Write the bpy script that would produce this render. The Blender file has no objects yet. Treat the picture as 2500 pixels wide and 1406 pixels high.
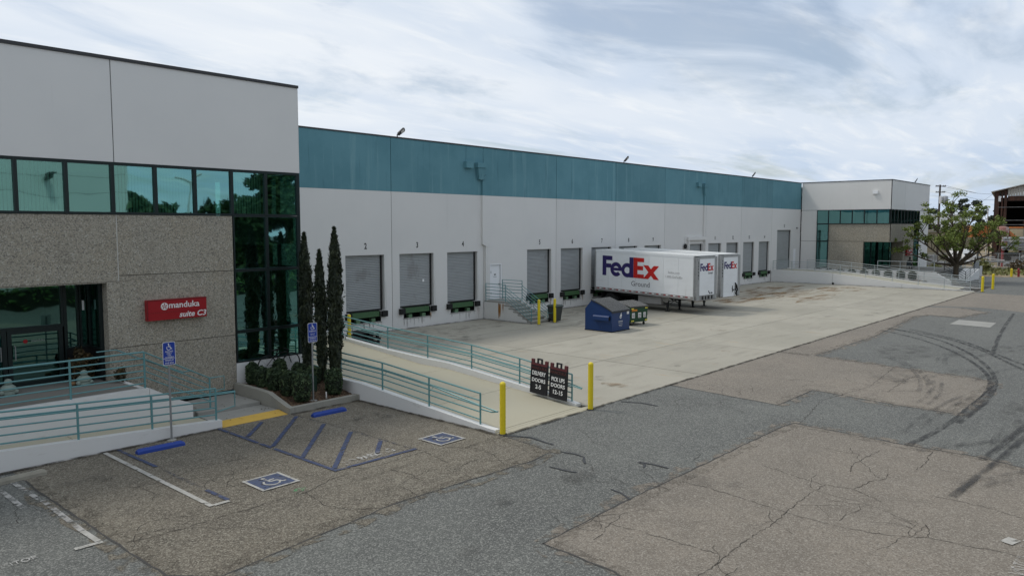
import bpy, math, random
import numpy as np
from mathutils import Vector, Matrix
PI = math.pi
S = bpy.context.scene
C = S.collection
rng = np.random.default_rng(7)
random.seed(7)
# ------------------------------------------------------------------ camera
cam = bpy.data.cameras.new('camera')
co = bpy.data.objects.new('camera', cam); C.objects.link(co)
co.location = (0, 0, 5.8)
co.rotation_euler = Vector((0.74395, 0.66339, -0.08028)).to_track_quat('-Z', 'Y').to_euler()
cam.sensor_width = 36; cam.sensor_fit = 'HORIZONTAL'; cam.lens = 26.64
cam.clip_start = 0.1; cam.clip_end = 3000
S.camera = co
# ------------------------------------------------------------------ sky and sun
SUN = Vector((-0.38, 1.0, 1.5)).normalized()
W = bpy.data.worlds.new('World'); S.world = W; W.use_nodes = True
nt = W.node_tree; nt.nodes.clear()
def wn(t, **k):
    n = nt.nodes.new(t)
    for a, b in k.items(): setattr(n, a, b)
    return n
def wl(a, b): nt.links.new(a, b)
def wmath(op, a, b=None):
    n = wn('ShaderNodeMath', operation=op)
    for i, s in enumerate((a, b)):
        if s is None: continue
        if isinstance(s, (int, float)): n.inputs[i].default_value = s
        else: wl(s, n.inputs[i])
    return n.outputs[0]
sky = wn('ShaderNodeTexSky', sky_type='NISHITA')
sky.sun_disc = False
sky.sun_elevation = math.asin(SUN.z); sky.sun_rotation = math.atan2(SUN.x, SUN.y)
sky.air_density = 1.0; sky.dust_density = 1.5
bgs = wn('ShaderNodeBackground'); bgs.inputs[1].default_value = 0.10
wl(sky.outputs[0], bgs.inputs[0])
tc = wn('ShaderNodeTexCoord'); sep = wn('ShaderNodeSeparateXYZ'); wl(tc.outputs['Generated'], sep.inputs[0])
zz = wmath('ADD', wmath('MAXIMUM', sep.outputs[2], 0.0), 0.10)
cmb = wn('ShaderNodeCombineXYZ'); wl(wmath('DIVIDE', sep.outputs[0], zz), cmb.inputs[0]); wl(wmath('DIVIDE', sep.outputs[1], zz), cmb.inputs[1])
def cloud(scale, rot, stretch, detail, rough, dist, lo, hi, seed):
    mp = wn('ShaderNodeMapping'); mp.inputs['Rotation'].default_value = (0, 0, rot); mp.inputs['Scale'].default_value = (1, stretch, 1); mp.inputs['Location'].default_value = (seed, seed * .7, 0)
    wl(cmb.outputs[0], mp.inputs[0])
    n = wn('ShaderNodeTexNoise'); n.inputs['Scale'].default_value = scale; n.inputs['Detail'].default_value = detail
    n.inputs['Roughness'].default_value = rough; n.inputs['Distortion'].default_value = dist
    wl(mp.outputs[0], n.inputs['Vector'])
    r = wn('ShaderNodeMapRange', interpolation_type='SMOOTHSTEP'); r.inputs['From Min'].default_value = lo; r.inputs['From Max'].default_value = hi
    wl(n.outputs[0], r.inputs['Value']); return r.outputs[0]
cover = cloud(0.62, 0.60, 1.9, 9, .58, .5, .33, .50, 3.1)
tone = cloud(0.42, 0.75, 2.0, 8, .54, .35, .30, .66, 11.4)
wisp = cloud(1.7, 0.7, 3.2, 8, .58, .5, .46, .76, 5.2)
dt = wn('ShaderNodeVectorMath', operation='DOT_PRODUCT'); wl(tc.outputs['Generated'], dt.inputs[0]); dt.inputs[1].default_value = SUN
glow = wn('ShaderNodeMapRange', interpolation_type='SMOOTHSTEP'); glow.inputs['From Min'].default_value = -.15; glow.inputs['From Max'].default_value = .75; wl(dt.outputs['Value'], glow.inputs['Value'])
tone = wmath('ADD', wmath('MULTIPLY', tone, .62), wmath('SUBTRACT', wmath('MULTIPLY', glow.outputs[0], .75), .16)); tone = wmath('MINIMUM', wmath('MAXIMUM', tone, 0.0), 1.0)
cr = wn('ShaderNodeMixRGB'); cr.inputs[1].default_value = (.53, .635, .785, 1); cr.inputs[2].default_value = (.80, .845, .90, 1)
wl(tone, cr.inputs[0])
cr2 = wn('ShaderNodeMixRGB'); cr2.inputs[2].default_value = (.90, .92, .93, 1); wl(wmath('MULTIPLY', wisp, .55), cr2.inputs[0]); wl(cr.outputs[0], cr2.inputs[1])
bgc = wn('ShaderNodeBackground'); bgc.inputs[1].default_value = 0.97; wl(cr2.outputs[0], bgc.inputs[0])
mx = wn('ShaderNodeMixShader'); wl(wmath('ADD', wmath('MULTIPLY', cover, .58), .40), mx.inputs[0]); wl(bgs.outputs[0], mx.inputs[1]); wl(bgc.outputs[0], mx.inputs[2])
wo = wn('ShaderNodeOutputWorld'); wl(mx.outputs[0], wo.inputs[0])
sd = bpy.data.lights.new('sun', 'SUN'); sd.energy = 1.5; sd.angle = math.radians(10); sd.color = (1, .95, .87)
so = bpy.data.objects.new('sun', sd); C.objects.link(so); so.rotation_euler = (-SUN).to_track_quat('-Z', 'Y').to_euler(); so.location = (0, 30, 60)
S.view_settings.view_transform = 'Standard'; S.view_settings.look = 'None'
S.view_settings.exposure = 0.13; S.view_settings.gamma = 1.0; S.view_settings.use_curve_mapping = False
S.render.engine = 'CYCLES'; S.cycles.max_bounces = 6; S.cycles.transparent_max_bounces = 12
# ------------------------------------------------------------------ materials
def mat(name, base, rough=.7, metal=0.0, spec=.4, layers=(), bump=None, alpha=None, coord='W', rand=0):
    """layers: (kind, scale(x,y,z) or float, lo, hi, colour, amount); kind n noise, v voronoi cells; world position drives it"""
    m = bpy.data.materials.new(name); m.use_nodes = True
    t = m.node_tree; P = t.nodes['Principled BSDF']
    P.inputs['Base Color'].default_value = (*base, 1); P.inputs['Roughness'].default_value = rough
    P.inputs['Metallic'].default_value = metal; P.inputs['Specular IOR Level'].default_value = spec
    if not layers and not bump and not alpha: return m
    if coord == 'W': pos = t.nodes.new('ShaderNodeNewGeometry').outputs['Position']
    else: pos = t.nodes.new('ShaderNodeTexCoord').outputs['Object']
    def tex(kind, sc, detail=5):
        mp = t.nodes.new('ShaderNodeMapping')
        mp.inputs['Scale'].default_value = sc if isinstance(sc, tuple) else (sc,) * 3
        t.links.new(pos, mp.inputs[0])
        if kind[0] == 'v':
            n = t.nodes.new('ShaderNodeTexVoronoi'); n.inputs['Scale'].default_value = 1
            t.links.new(mp.outputs[0], n.inputs['Vector'])
            s = t.nodes.new('ShaderNodeSeparateColor'); t.links.new(n.outputs['Color'], s.inputs[0]); return s.outputs[0]
        n = t.nodes.new('ShaderNodeTexNoise'); n.inputs['Scale'].default_value = 1; n.inputs['Detail'].default_value = detail; n.inputs['Roughness'].default_value = .6
        t.links.new(mp.outputs[0], n.inputs['Vector']); return n.outputs[0]
    def rng_(v, lo, hi, amt):
        r = t.nodes.new('ShaderNodeMapRange'); r.interpolation_type = 'SMOOTHSTEP'
        r.inputs['From Min'].default_value = lo; r.inputs['From Max'].default_value = hi; r.inputs['To Max'].default_value = amt
        t.links.new(v, r.inputs['Value']); return r.outputs[0]
    last = None
    for (kind, sc, lo, hi, col, amt) in layers:
        f = rng_(tex(kind, sc), lo, hi, amt)
        x = t.nodes.new('ShaderNodeMixRGB'); t.links.new(f, x.inputs[0]); x.inputs[2].default_value = (*col, 1)
        if last is None: x.inputs[1].default_value = (*base, 1)
        else: t.links.new(last, x.inputs[1])
        last = x.outputs[0]
    if rand and last is not None:
        oi = t.nodes.new('ShaderNodeObjectInfo'); hv = t.nodes.new('ShaderNodeHueSaturation'); mr = t.nodes.new('ShaderNodeMapRange')
        mr.inputs['To Min'].default_value = 1-rand; mr.inputs['To Max'].default_value = 1+rand; t.links.new(oi.outputs['Random'], mr.inputs['Value'])
        t.links.new(mr.outputs[0], hv.inputs['Value']); t.links.new(last, hv.inputs['Color']); last = hv.outputs[0]
    if last is not None: t.links.new(last, P.inputs['Base Color'])
    if bump:
        b = t.nodes.new('ShaderNodeBump'); b.inputs['Strength'].default_value = bump[1]; b.inputs['Distance'].default_value = bump[2]
        t.links.new(tex('n', bump[0]), b.inputs['Height']); t.links.new(b.outputs[0], P.inputs['Normal'])
    if alpha: t.links.new(rng_(tex('n', alpha[0]), alpha[1], alpha[2], alpha[3]), P.inputs['Alpha'])
    return m
def asphalt(name, base, lite, dark, big, alpha=None):
    return mat(name, base, .92, alpha=alpha, layers=[('n', .33, .38, .62, big, .8), ('n', .16, .45, .62, dark, .5), ('n', .9, .50, .70, dark, .5), ('n', 2.6, .48, .72, dark, .4), ('n', (.25, 1.6, 1), .52, .72, dark, .45), ('n', (1.3, .35, 1), .56, .74, lite, .22),
               ('v', 40, .70, .78, lite, .8), ('v', 36, .74, .80, dark, .8), ('v', 70, .55, .75, lite, .35), ('n', 14, .5, .7, dark, .22)], bump=(45, .5, .012))
M = {}
M['asph_grey'] = asphalt('asphalt_grey', (.108, .112, .102), (.24, .24, .22), (.062, .064, .060), (.086, .089, .084))
M['asph_tan'] = asphalt('asphalt_tan', (.200, .172, .138), (.29, .265, .225), (.120, .103, .084), (.172, .151, .124))
M['asph_brown'] = asphalt('asphalt_brown', (.128, .110, .083), (.27, .25, .20), (.056, .047, .037), (.156, .136, .107))
M['tan_edge'] = asphalt('asphalt_tan_worn_edge', (.200, .172, .138), (.29, .265, .225), (.120, .103, .084), (.172, .151, .124), (2.3, .44, .60, .9))
M['brown_edge'] = asphalt('asphalt_brown_worn_edge', (.128, .110, .083), (.27, .25, .20), (.056, .047, .037), (.156, .136, .107), (2.3, .44, .60, .9))
M['conc'] = mat('yard_concrete', (.350, .328, .270), .85, layers=[('n', .22, .4, .65, (.28, .265, .215), .75), ('n', (.35, 1.6, 1), .50, .74, (.18, .165, .13), .45),
    ('n', (1.8, .5, 1), .60, .74, (.36, .25, .14), .45), ('n', 1.5, .58, .72, (.23, .22, .19), .35), ('v', 30, .8, .9, (.28, .27, .23), .5), ('n', 40, .45, .7, (.31, .29, .25), .35), ('n', (.6, .6, 1), .66, .74, (.12, .115, .10), .5)], bump=(30, .25, .006), rand=.07)
M['conc_rust'] = mat('rust_stained_concrete', (.34, .31, .25), .85, layers=[('n', (.18, .9, 1), .38, .55, (.30, .20, .11), .75), ('n', (.3, 1.4, 1), .52, .66, (.17, .11, .06), .6), ('n', 40, .45, .7, (.30, .27, .22), .35)])
M['rustblot'] = mat('rust_ground_stain', (.26, .155, .065), .9, layers=[('n', (.3, 1.4, 1), .45, .65, (.14, .085, .04), .7)], alpha=((.35, 1.5, 1), .42, .72, .75))
M['ramp_conc'] = mat('ramp_concrete', (.385, .358, .272), .85, layers=[('n', .8, .4, .7, (.38, .36, .28), .6), ('n', 35, .5, .7, (.37, .34, .25), .4), ('n', (3, .5, 1), .6, .75, (.27, .25, .2), .4)], bump=(40, .25, .005))
M['walk'] = mat('walkway_concrete', (.30, .295, .27), .88, layers=[('n', 1.1, .4, .7, (.24, .24, .22), .6), ('n', 40, .5, .7, (.22, .21, .19), .5)], bump=(40, .3, .006))
M['land'] = mat('landing_concrete', (.20, .19, .17), .85, layers=[('n', 1.1, .4, .7, (.165, .155, .14), .6), ('n', 40, .5, .7, (.15, .14, .13), .5)])
M['curb'] = mat('kerb_concrete', (.31, .30, .26), .88, layers=[('n', 1.6, .4, .7, (.22, .215, .19), .6), ('n', 30, .5, .75, (.19, .18, .16), .5)], bump=(35, .3, .006))
M['white'] = mat('white_wall_paint', (.665, .655, .63), .8, layers=[('n', .35, .35, .7, (.615, .61, .59), .6), ('n', (2.5, 2.5, .25), .62, .8, (.54, .54, .52), .35), ('n', 60, .4, .7, (.60, .60, .595), .35), ('n', (1.2, 1.2, .12), .60, .78, (.52, .515, .49), .35)], bump=(55, .15, .004), rand=.035)
M['whitekerb'] = mat('white_kerb_paint', (.66, .66, .645), .7, layers=[('n', (1.5, 1.5, 6), .60, .72, (.5, .49, .46), .5), ('n', 50, .4, .7, (.60, .60, .59), .35)])
M['band'] = mat('teal_wall_paint', (.115, .262, .305), .8, layers=[('n', .5, .35, .65, (.075, .20, .24), .6), ('n', (2.2, 2.2, .13), .56, .70, (.19, .35, .38), .5), ('n', (3.1, 3.1, .2), .60, .70, (.045, .13, .17), .5), ('n', (7, 7, .3), .62, .72, (.24, .40, .42), .4), ('n', 45, .4, .7, (.09, .225, .265), .5)], bump=(55, .2, .004), rand=.07)
M['stone'] = mat('exposed_aggregate', (.335, .308, .250), .9, layers=[('n', .9, .35, .7, (.345, .30, .22), .55), ('n', (1.1, 1.1, .18), .55, .75, (.24, .225, .185), .45), ('v', 30, .68, .78, (.19, .172, .14), .8), ('v', 34, .80, .86, (.46, .44, .38), .75), ('v', 40, .86, .9, (.10, .095, .085), .8), ('v', 60, .5, .75, (.28, .255, .205), .5)], bump=(35, .6, .015), rand=.04)
M['joint'] = mat('joint_sealant', (.20, .20, .195), .9)
M['joint_teal'] = mat('teal_joint_sealant', (.03, .09, .11), .9)
M['joint_dark'] = mat('stone_joint', (.07, .065, .055), .9)
M['joint_light'] = mat('light_joint_sealant', (.50, .49, .45), .9)
M['coping'] = mat('dark_metal_coping', (.045, .045, .047), .5, .3)
M['mullion'] = mat('dark_bronze_frame', (.020, .030, .030), .4, .5)
M['rail'] = mat('teal_rail_paint', (.12, .27, .28), .42, .1, layers=[('n', 6, .5, .75, (.09, .21, .225), .6), ('n', 25, .66, .74, (.22, .19, .15), .5)])
M['railgrey'] = mat('grey_rail_paint', (.36, .40, .41), .45, .2)
M['raildark'] = mat('dark_rail_paint', (.05, .06, .065), .45, .2)
M['yellow'] = mat('yellow_bollard_paint', (.70, .55, .018), .42, layers=[('n', (5, 5, 2.5), .60, .78, (.52, .40, .03), .5), ('n', (9, 9, 4), .67, .72, (.22, .18, .08), .6)])
M['dome'] = mat('yellow_dome_paint', (.60, .38, .075), .8, layers=[('n', 3, .5, .7, (.50, .32, .08), .5), ('n', 26, .6, .7, (.36, .27, .12), .5)])
M['bluepaint'] = mat('blue_stop_paint', (.012, .045, .27), .5, layers=[('n', 9, .5, .75, (.02, .05, .2), .5)])
M['blueline'] = mat('worn_blue_line', (.045, .063, .130), .9, layers=[('n', 2.5, .4, .7, (.075, .08, .105), .7)], alpha=(4, .28, .48, .92))
M['bluefade'] = mat('faded_blue_line', (.06, .068, .095), .9, alpha=(7, .45, .7, .6))
M['whiteline'] = mat('worn_white_line', (.42, .41, .38), .9, layers=[('n', 3, .4, .65, (.29, .28, .25), .7)], alpha=(5, .28, .46, .95))
M['whitefade'] = mat('faded_white_line', (.42, .41, .39), .9, alpha=(2.6, .40, .60, .85))
M['symblue'] = mat('symbol_blue', (.060, .080, .145), .9, layers=[('n', 4, .4, .7, (.085, .09, .11), .7)], alpha=(6, .30, .48, .92))
M['greenspray'] = mat('green_spray', (.02, .22, .07), .9, alpha=(16, .45, .6, .8))
M['crack'] = mat('crack_dark', (.045, .040, .034), 1, alpha=(4, .30, .56, .85))
M['tar'] = mat('tar_seal', (.045, .047, .05), .8)
M['seam'] = mat('patch_seam', (.060, .058, .055), .9, alpha=(4, .2, .5, .85))
M['tyre'] = mat('tyre_rubber_mark', (.035, .036, .038), .9, alpha=((1.2, 6, 1), .28, .74, .8))
M['tyrefaint'] = mat('faint_rubber_mark', (.045, .045, .046), .9, alpha=((1.2, 5, 1), .35, .8, .55))
M['kerbdirt'] = mat('kerb_dirt', (.055, .047, .036), .95, alpha=(3.2, .30, .62, .8))
M['oil'] = mat('oil_stain', (.05, .047, .042), .8, alpha=(1.8, .42, .78, .42))
M['steel'] = mat('galvanised_slats', (.36, .375, .375), .5, .2, layers=[('n', (1, 1, 8), .4, .7, (.30, .315, .315), .6), ('n', .9, .55, .75, (.27, .28, .28), .4), ('n', (.8, .8, .5), .60, .70, (.22, .215, .20), .5)], rand=.09)
M['doorgrey'] = mat('grey_door_panel', (.30, .305, .30), .6, layers=[('n', (1, 1, 6), .4, .7, (.25, .255, .25), .6)])
M['galv'] = mat('galvanised_pole', (.30, .31, .31), .45, .5, layers=[('n', 12, .4, .7, (.24, .25, .25), .6)])
M['black'] = mat('black_rubber', (.012, .012, .012), .8)
M['dark'] = mat('dark_void', (.008, .008, .008), .95)
M['green'] = mat('green_leveller_steel', (.035, .095, .032), .6, layers=[('n', 3, .5, .75, (.05, .07, .035), .6)])
M['greenlt'] = mat('pale_green_steel', (.11, .20, .11), .6)
M['number'] = mat('stencil_black', (.02, .02, .022), .8)
M['grime'] = mat('wall_grime', (.16, .155, .13), .95, alpha=((9, 9, 1.4), .36, .66, .6))
M['lidshine'] = mat('lid_rib_highlight', (.15, .155, .155), .45)  # paler copy of the lid plastic, paints the gloss highlight onto the ridge tops
M['doorwhite'] = mat('white_door', (.78, .79, .80), .5)
M['rust'] = mat('rust_streak', (.34, .15, .03), .9, alpha=((5, 5, 1.1), .30, .62, .85))
M['signred'] = mat('sign_red', (.30, .006, .012), .38)
M['signreddk'] = mat('sign_red_edge', (.16, .004, .008), .4)
M['signwhite'] = mat('sign_white', (.72, .71, .69), .5)
M['signblue'] = mat('sign_blue', (.012, .045, .30), .4)
M['tr_white'] = mat('trailer_white', (.78, .80, .81), .42, layers=[('n', (.6, .6, 2), .45, .7, (.72, .735, .74), .6), ('n', (3, 3, .3), .62, .78, (.56, .55, .52), .45), ('n', (5, 5, .25), .66, .76, (.46, .44, .40), .4)], rand=.03)
M['tr_roof'] = mat('trailer_roof', (.60, .61, .60), .55, layers=[('n', 1.2, .45, .7, (.48, .48, .46), .6)])
M['tr_grey'] = mat('trailer_aluminium', (.36, .37, .37), .45, .35, layers=[('n', 4, .4, .7, (.28, .28, .28), .6)])
M['tr_rail'] = mat('trailer_bottom_rail', (.33, .32, .31), .55, .2, layers=[('n', 3, .4, .7, (.24, .23, .22), .6)])
M['tr_dark'] = mat('chassis_black', (.02, .02, .02), .7)
M['purple'] = mat('logo_purple', (.028, .018, .115), .45)
M['red'] = mat('logo_red', (.52, .016, .012), .45)
M['textgrey'] = mat('lettering_grey', (.16, .16, .17), .6)
M['textpale'] = mat('lettering_pale_grey', (.48, .48, .48), .6)
M['reflred'] = mat('reflector_red', (.35, .01, .015), .4)
M['reflwhite'] = mat('reflector_white', (.8, .8, .8), .4)
M['dblue'] = mat('blue_dumpster_paint', (.009, .036, .130), .45, layers=[('n', 1.6, .45, .7, (.009, .034, .105), .6), ('n', 8, .62, .75, (.05, .08, .15), .4), ('n', 14, .70, .75, (.12, .07, .04), .6)])
M['dgreen'] = mat('green_dumpster_paint', (.010, .060, .028), .45, layers=[('n', 2, .45, .7, (.012, .048, .025), .6)])
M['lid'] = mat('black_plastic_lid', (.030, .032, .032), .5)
M['ltape'] = mat('yellow_tape', (.72, .62, .08), .5)
M['orange'] = mat('orange_sticker', (.55, .20, .02), .5)
M['bin'] = mat('dark_grey_bin', (.035, .04, .038), .5)
M['binlid'] = mat('bin_lid_green', (.03, .05, .045), .5)
M['aframe'] = mat('black_sign_board', (.010, .010, .012), .5)
M['maroon'] = mat('maroon_trim', (.085, .016, .018), .6)
M['maroontx'] = mat('maroon_letter', (.075, .022, .020), .6)
M['chalk'] = mat('white_letter', (.76, .76, .74), .6)
M['mulch'] = mat('bark_mulch', (.060, .034, .020), .95, layers=[('v', 26, .55, .75, (.12, .065, .035), .8), ('v', 33, .8, .88, (.26, .18, .11), .8), ('n', 2, .5, .7, (.03, .02, .015), .5)], bump=(25, 1.0, .04))
M['bark'] = mat('tree_bark', (.075, .058, .038), .95, layers=[('n', (8, 8, 2), .4, .65, (.05, .04, .028), .7)], bump=(18, .8, .03))
M['poleWood'] = mat('weathered_wood', (.07, .055, .045), .95)
def leafmat(name, a, b, c):
    m = mat(name, a, .6, spec=.3, layers=[('n', 4, .38, .62, b, .85), ('v', 9, .62, .8, c, .6)]); return m
M['cyp'] = leafmat('cypress_foliage', (.024, .033, .016), (.012, .019, .010), (.045, .055, .024))
M['shrub'] = leafmat('shrub_foliage', (.038, .066, .028), (.018, .032, .016), (.115, .165, .075))
M['coral'] = leafmat('coral_tree_foliage', (.15, .20, .035), (.085, .13, .025), (.26, .28, .07))
M['euc'] = leafmat('eucalyptus_foliage', (.045, .060, .040), (.028, .038, .028), (.08, .10, .06))
M['treedk'] = leafmat('dark_tree_foliage', (.030, .055, .016), (.014, .028, .010), (.07, .11, .03))
M['hedge'] = leafmat('hedge_foliage', (.07, .13, .03), (.04, .08, .02), (.12, .18, .05))
M['brownleaf'] = leafmat('brown_foliage', (.075, .050, .022), (.035, .032, .016), (.15, .095, .04))
M['weed'] = leafmat('weed_foliage', (.16, .17, .05), (.10, .12, .04), (.24, .22, .09))
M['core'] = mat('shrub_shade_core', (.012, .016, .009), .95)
M['dirt'] = mat('dry_grass_dirt', (.26, .20, .12), .95, layers=[('n', 1.2, .4, .65, (.16, .13, .075), .7), ('n', .4, .5, .7, (.19, .17, .08), .6), ('v', 6, .7, .9, (.33, .26, .17), .5)])
M['rustwall'] = mat('rusty_steel', (.055, .028, .020), .8, .1, layers=[('n', (2, 2, .4), .45, .65, (.10, .045, .03), .7), ('n', 3, .6, .7, (.025, .018, .015), .6)])
M['corrug'] = mat('pale_corrugated_sheet', (.46, .45, .42), .6, .1, layers=[('n', (6, 6, .3), .45, .7, (.36, .34, .31), .6)])
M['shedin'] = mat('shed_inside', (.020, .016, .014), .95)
M['tanwall'] = mat('tan_stucco', (.30, .27, .19), .9, layers=[('n', .8, .4, .7, (.24, .215, .15), .6)])
M['orangecont'] = mat('orange_container', (.40, .12, .035), .7, layers=[('n', .8, .45, .65, (.45, .22, .05), .7), ('n', 2, .6, .7, (.18, .07, .04), .6)])
M['tank'] = mat('faded_red_tank', (.28, .13, .11), .8, layers=[('n', 1.2, .45, .65, (.45, .40, .36), .8)])
M['pipewhite'] = mat('pale_pipe', (.62, .62, .62), .5)
M['pipegrey'] = mat('grey_pipe', (.33, .34, .35), .5, .3)
M['scrap'] = mat('scrap_grey', (.20, .20, .20), .6, .3, layers=[('n', 2, .4, .65, (.34, .34, .35), .8)])
M['binblue'] = mat('blue_plastic', (.010, .075, .26), .5)
M['redpaint'] = mat('red_paint', (.26, .025, .03), .5)
M['cloth'] = mat('dark_clothes', (.014, .015, .018), .9)
M['skin'] = mat('skin', (.30, .17, .11), .6)
M['hair'] = mat('dark_hair', (.012, .010, .009), .7)
M['statue'] = mat('pale_green_stone', (.24, .30, .26), .8, layers=[('n', 7, .4, .7, (.24, .28, .24), .7)])
M['curtain'] = mat('olive_curtain', (.16, .125, .055), .95, layers=[('n', (14, 2, .1), .4, .65, (.11, .085, .04), .7)])
M['blind'] = mat('pale_blind', (.55, .55, .52), .9)
M['inside'] = mat('interior_dark', (.10, .095, .085), .9)
M['cardboard'] = mat('cardboard', (.20, .12, .06), .9)
M['lamp_lens'] = mat('lamp_lens', (.55, .52, .48), .3)
M['utility'] = mat('green_utility_cover', (.022, .055, .035), .6)
M['stopconc'] = mat('wheel_stop_concrete', (.27, .255, .21), .9, layers=[('n', 3, .4, .7, (.19, .18, .15), .7)])
def glass(name, tint, refl, thru):
    m = bpy.data.materials.new(name); m.use_nodes = True; t = m.node_tree; t.nodes.clear()
    o = t.nodes.new('ShaderNodeOutputMaterial'); ad = t.nodes.new('ShaderNodeAddShader')
    gl = t.nodes.new('ShaderNodeBsdfGlossy'); gl.inputs['Roughness'].default_value = .02; gl.inputs['Color'].default_value = (*refl, 1)
    tr = t.nodes.new('ShaderNodeBsdfTransparent'); tr.inputs['Color'].default_value = (*thru, 1)
    geo = t.nodes.new('ShaderNodeNewGeometry'); n = t.nodes.new('ShaderNodeTexNoise'); n.inputs['Scale'].default_value = .8; n.inputs['Detail'].default_value = 1
    t.links.new(geo.outputs['Position'], n.inputs['Vector']); b = t.nodes.new('ShaderNodeBump'); b.inputs['Strength'].default_value = .45; b.inputs['Distance'].default_value = .014
    t.links.new(n.outputs[0], b.inputs['Height']); t.links.new(b.outputs[0], gl.inputs['Normal'])
    t.links.new(gl.outputs[0], ad.inputs[0]); t.links.new(tr.outputs[0], ad.inputs[1]); t.links.new(ad.outputs[0], o.inputs[0])
    return m
M['glass'] = glass('teal_mirror_glass', None, (.175, .36, .345), (.13, .25, .21))
M['glassdk'] = glass('dark_entrance_glass', None, (.11, .22, .20), (.12, .20, .18))
# ------------------------------------------------------------------ builders
def woff(o):
    v = Vector((0, 0, 0))
    while o is not None: v = v + o.location; o = o.parent
    return v
class MB:
    def __init__(s): s.v = []; s.f = []; s.m = []
    def add(s, vs, fs, m=0):
        b = len(s.v); s.v += [tuple(v) for v in vs]; s.f += [tuple(i + b for i in f) for f in fs]; s.m += [m] * len(fs); return s
    def box(s, x0, x1, y0, y1, z0, z1, m=0):
        return s.add([(x0, y0, z0), (x1, y0, z0), (x1, y1, z0), (x0, y1, z0), (x0, y0, z1), (x1, y0, z1), (x1, y1, z1), (x0, y1, z1)],
                     [(0, 3, 2, 1), (4, 5, 6, 7), (0, 1, 5, 4), (1, 2, 6, 5), (2, 3, 7, 6), (3, 0, 4, 7)], m)
    def quad(s, a, b, c, d, m=0): return s.add([a, b, c, d], [(0, 1, 2, 3)], m)
    def poly(s, pts, m=0): return s.add(pts, [tuple(range(len(pts)))], m)
    def prism(s, pts, d, m=0):
        n = len(pts); d = Vector(d); q = [Vector(p) + d for p in pts]
        return s.add(list(pts) + q, [tuple(range(n - 1, -1, -1)), tuple(range(n, 2 * n))] + [(i, (i + 1) % n, n + (i + 1) % n, n + i) for i in range(n)], m)
    def tube(s, pts, r, n=8, m=0, r2=None, caps=True):
        pts = [Vector(p) for p in pts]; k = len(pts)
        rs = r if isinstance(r, (list, tuple)) else [r + ((r2 if r2 is not None else r) - r) * i / max(1, k - 1) for i in range(k)]
        vs = []; fs = []; up = None
        for i, p in enumerate(pts):
            t = (pts[min(i + 1, k - 1)] - pts[max(i - 1, 0)]).normalized()
            if up is None: up = t.orthogonal().normalized()
            up = (up - t * up.dot(t))
            up = up.normalized() if up.length > 1e-5 else t.orthogonal().normalized()
            w = t.cross(up)
            for j in range(n):
                a = 2 * PI * (j + .5) / n; vs.append(p + (up * math.cos(a) + w * math.sin(a)) * rs[i])
        for i in range(k - 1):
            for j in range(n): fs.append((i * n + j, i * n + (j + 1) % n, (i + 1) * n + (j + 1) % n, (i + 1) * n + j))
        if caps: fs += [tuple(range(n - 1, -1, -1)), tuple((k - 1) * n + j for j in range(n))]
        return s.add(vs, fs, m)
    def lathe(s, prof, c, n=16, m=0, ax='z'):
        vs = []
        for (r, h) in prof:
            for j in range(n):
                a = 2 * PI * j / n; u, w = r * math.cos(a), r * math.sin(a)
                vs.append({'z': (c[0] + u, c[1] + w, c[2] + h), 'x': (c[0] + h, c[1] + u, c[2] + w), 'y': (c[0] + w, c[1] + h, c[2] + u)}[ax])
        k = len(prof); fs = [(i * n + j, i * n + (j + 1) % n, (i + 1) * n + (j + 1) % n, (i + 1) * n + j) for i in range(k - 1) for j in range(n)]
        fs += [tuple(range(n - 1, -1, -1)), tuple((k - 1) * n + j for j in range(n))]
        return s.add(vs, fs, m)
    def build(s, name, mats, parent=None, smooth=False, ang=.7):
        me = bpy.data.meshes.new(name); o_ = woff(parent)
        me.from_pydata([(v[0] - o_.x, v[1] - o_.y, v[2] - o_.z) for v in s.v], [], s.f)
        for m in (mats if isinstance(mats, (list, tuple)) else [mats]): me.materials.append(M[m] if isinstance(m, str) else m)
        if any(s.m): me.polygons.foreach_set('material_index', s.m)
        me.update()
        if smooth:
            me.polygons.foreach_set('use_smooth', [True] * len(me.polygons)); me.set_sharp_from_angle(angle=ang)
        return link(me, name, parent)
def link(me, name, parent=None):
    o = bpy.data.objects.new(name, me); C.objects.link(o)
    if parent is not None: o.parent = parent
    return o
def tag(o, label, cat, group=None):
    o['label'] = label; o['category'] = cat
    if group: o['group'] = group
    return o
def thing(name, label, cat, loc=(0, 0, 0), group=None):
    o = bpy.data.objects.new(name, None); C.objects.link(o); o.location = loc; o.empty_display_size = .2
    return tag(o, label, cat, group)
def struct(o): o['kind'] = 'structure'; return o
def stuff(o): o['kind'] = 'stuff'; return o
def kids(o): return [c for c in C.objects if c.parent == o]
def dup(o, loc=None, label=None, parent=None, rz=None):
    c = o.copy(); C.objects.link(c)
    if parent is not None: c.parent = parent
    if loc is not None: c.location = loc
    if rz is not None: c.rotation_euler = (0, 0, rz)
    if label: c['label'] = label
    for ch in kids(o): dup(ch, parent=c)
    return c
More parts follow.
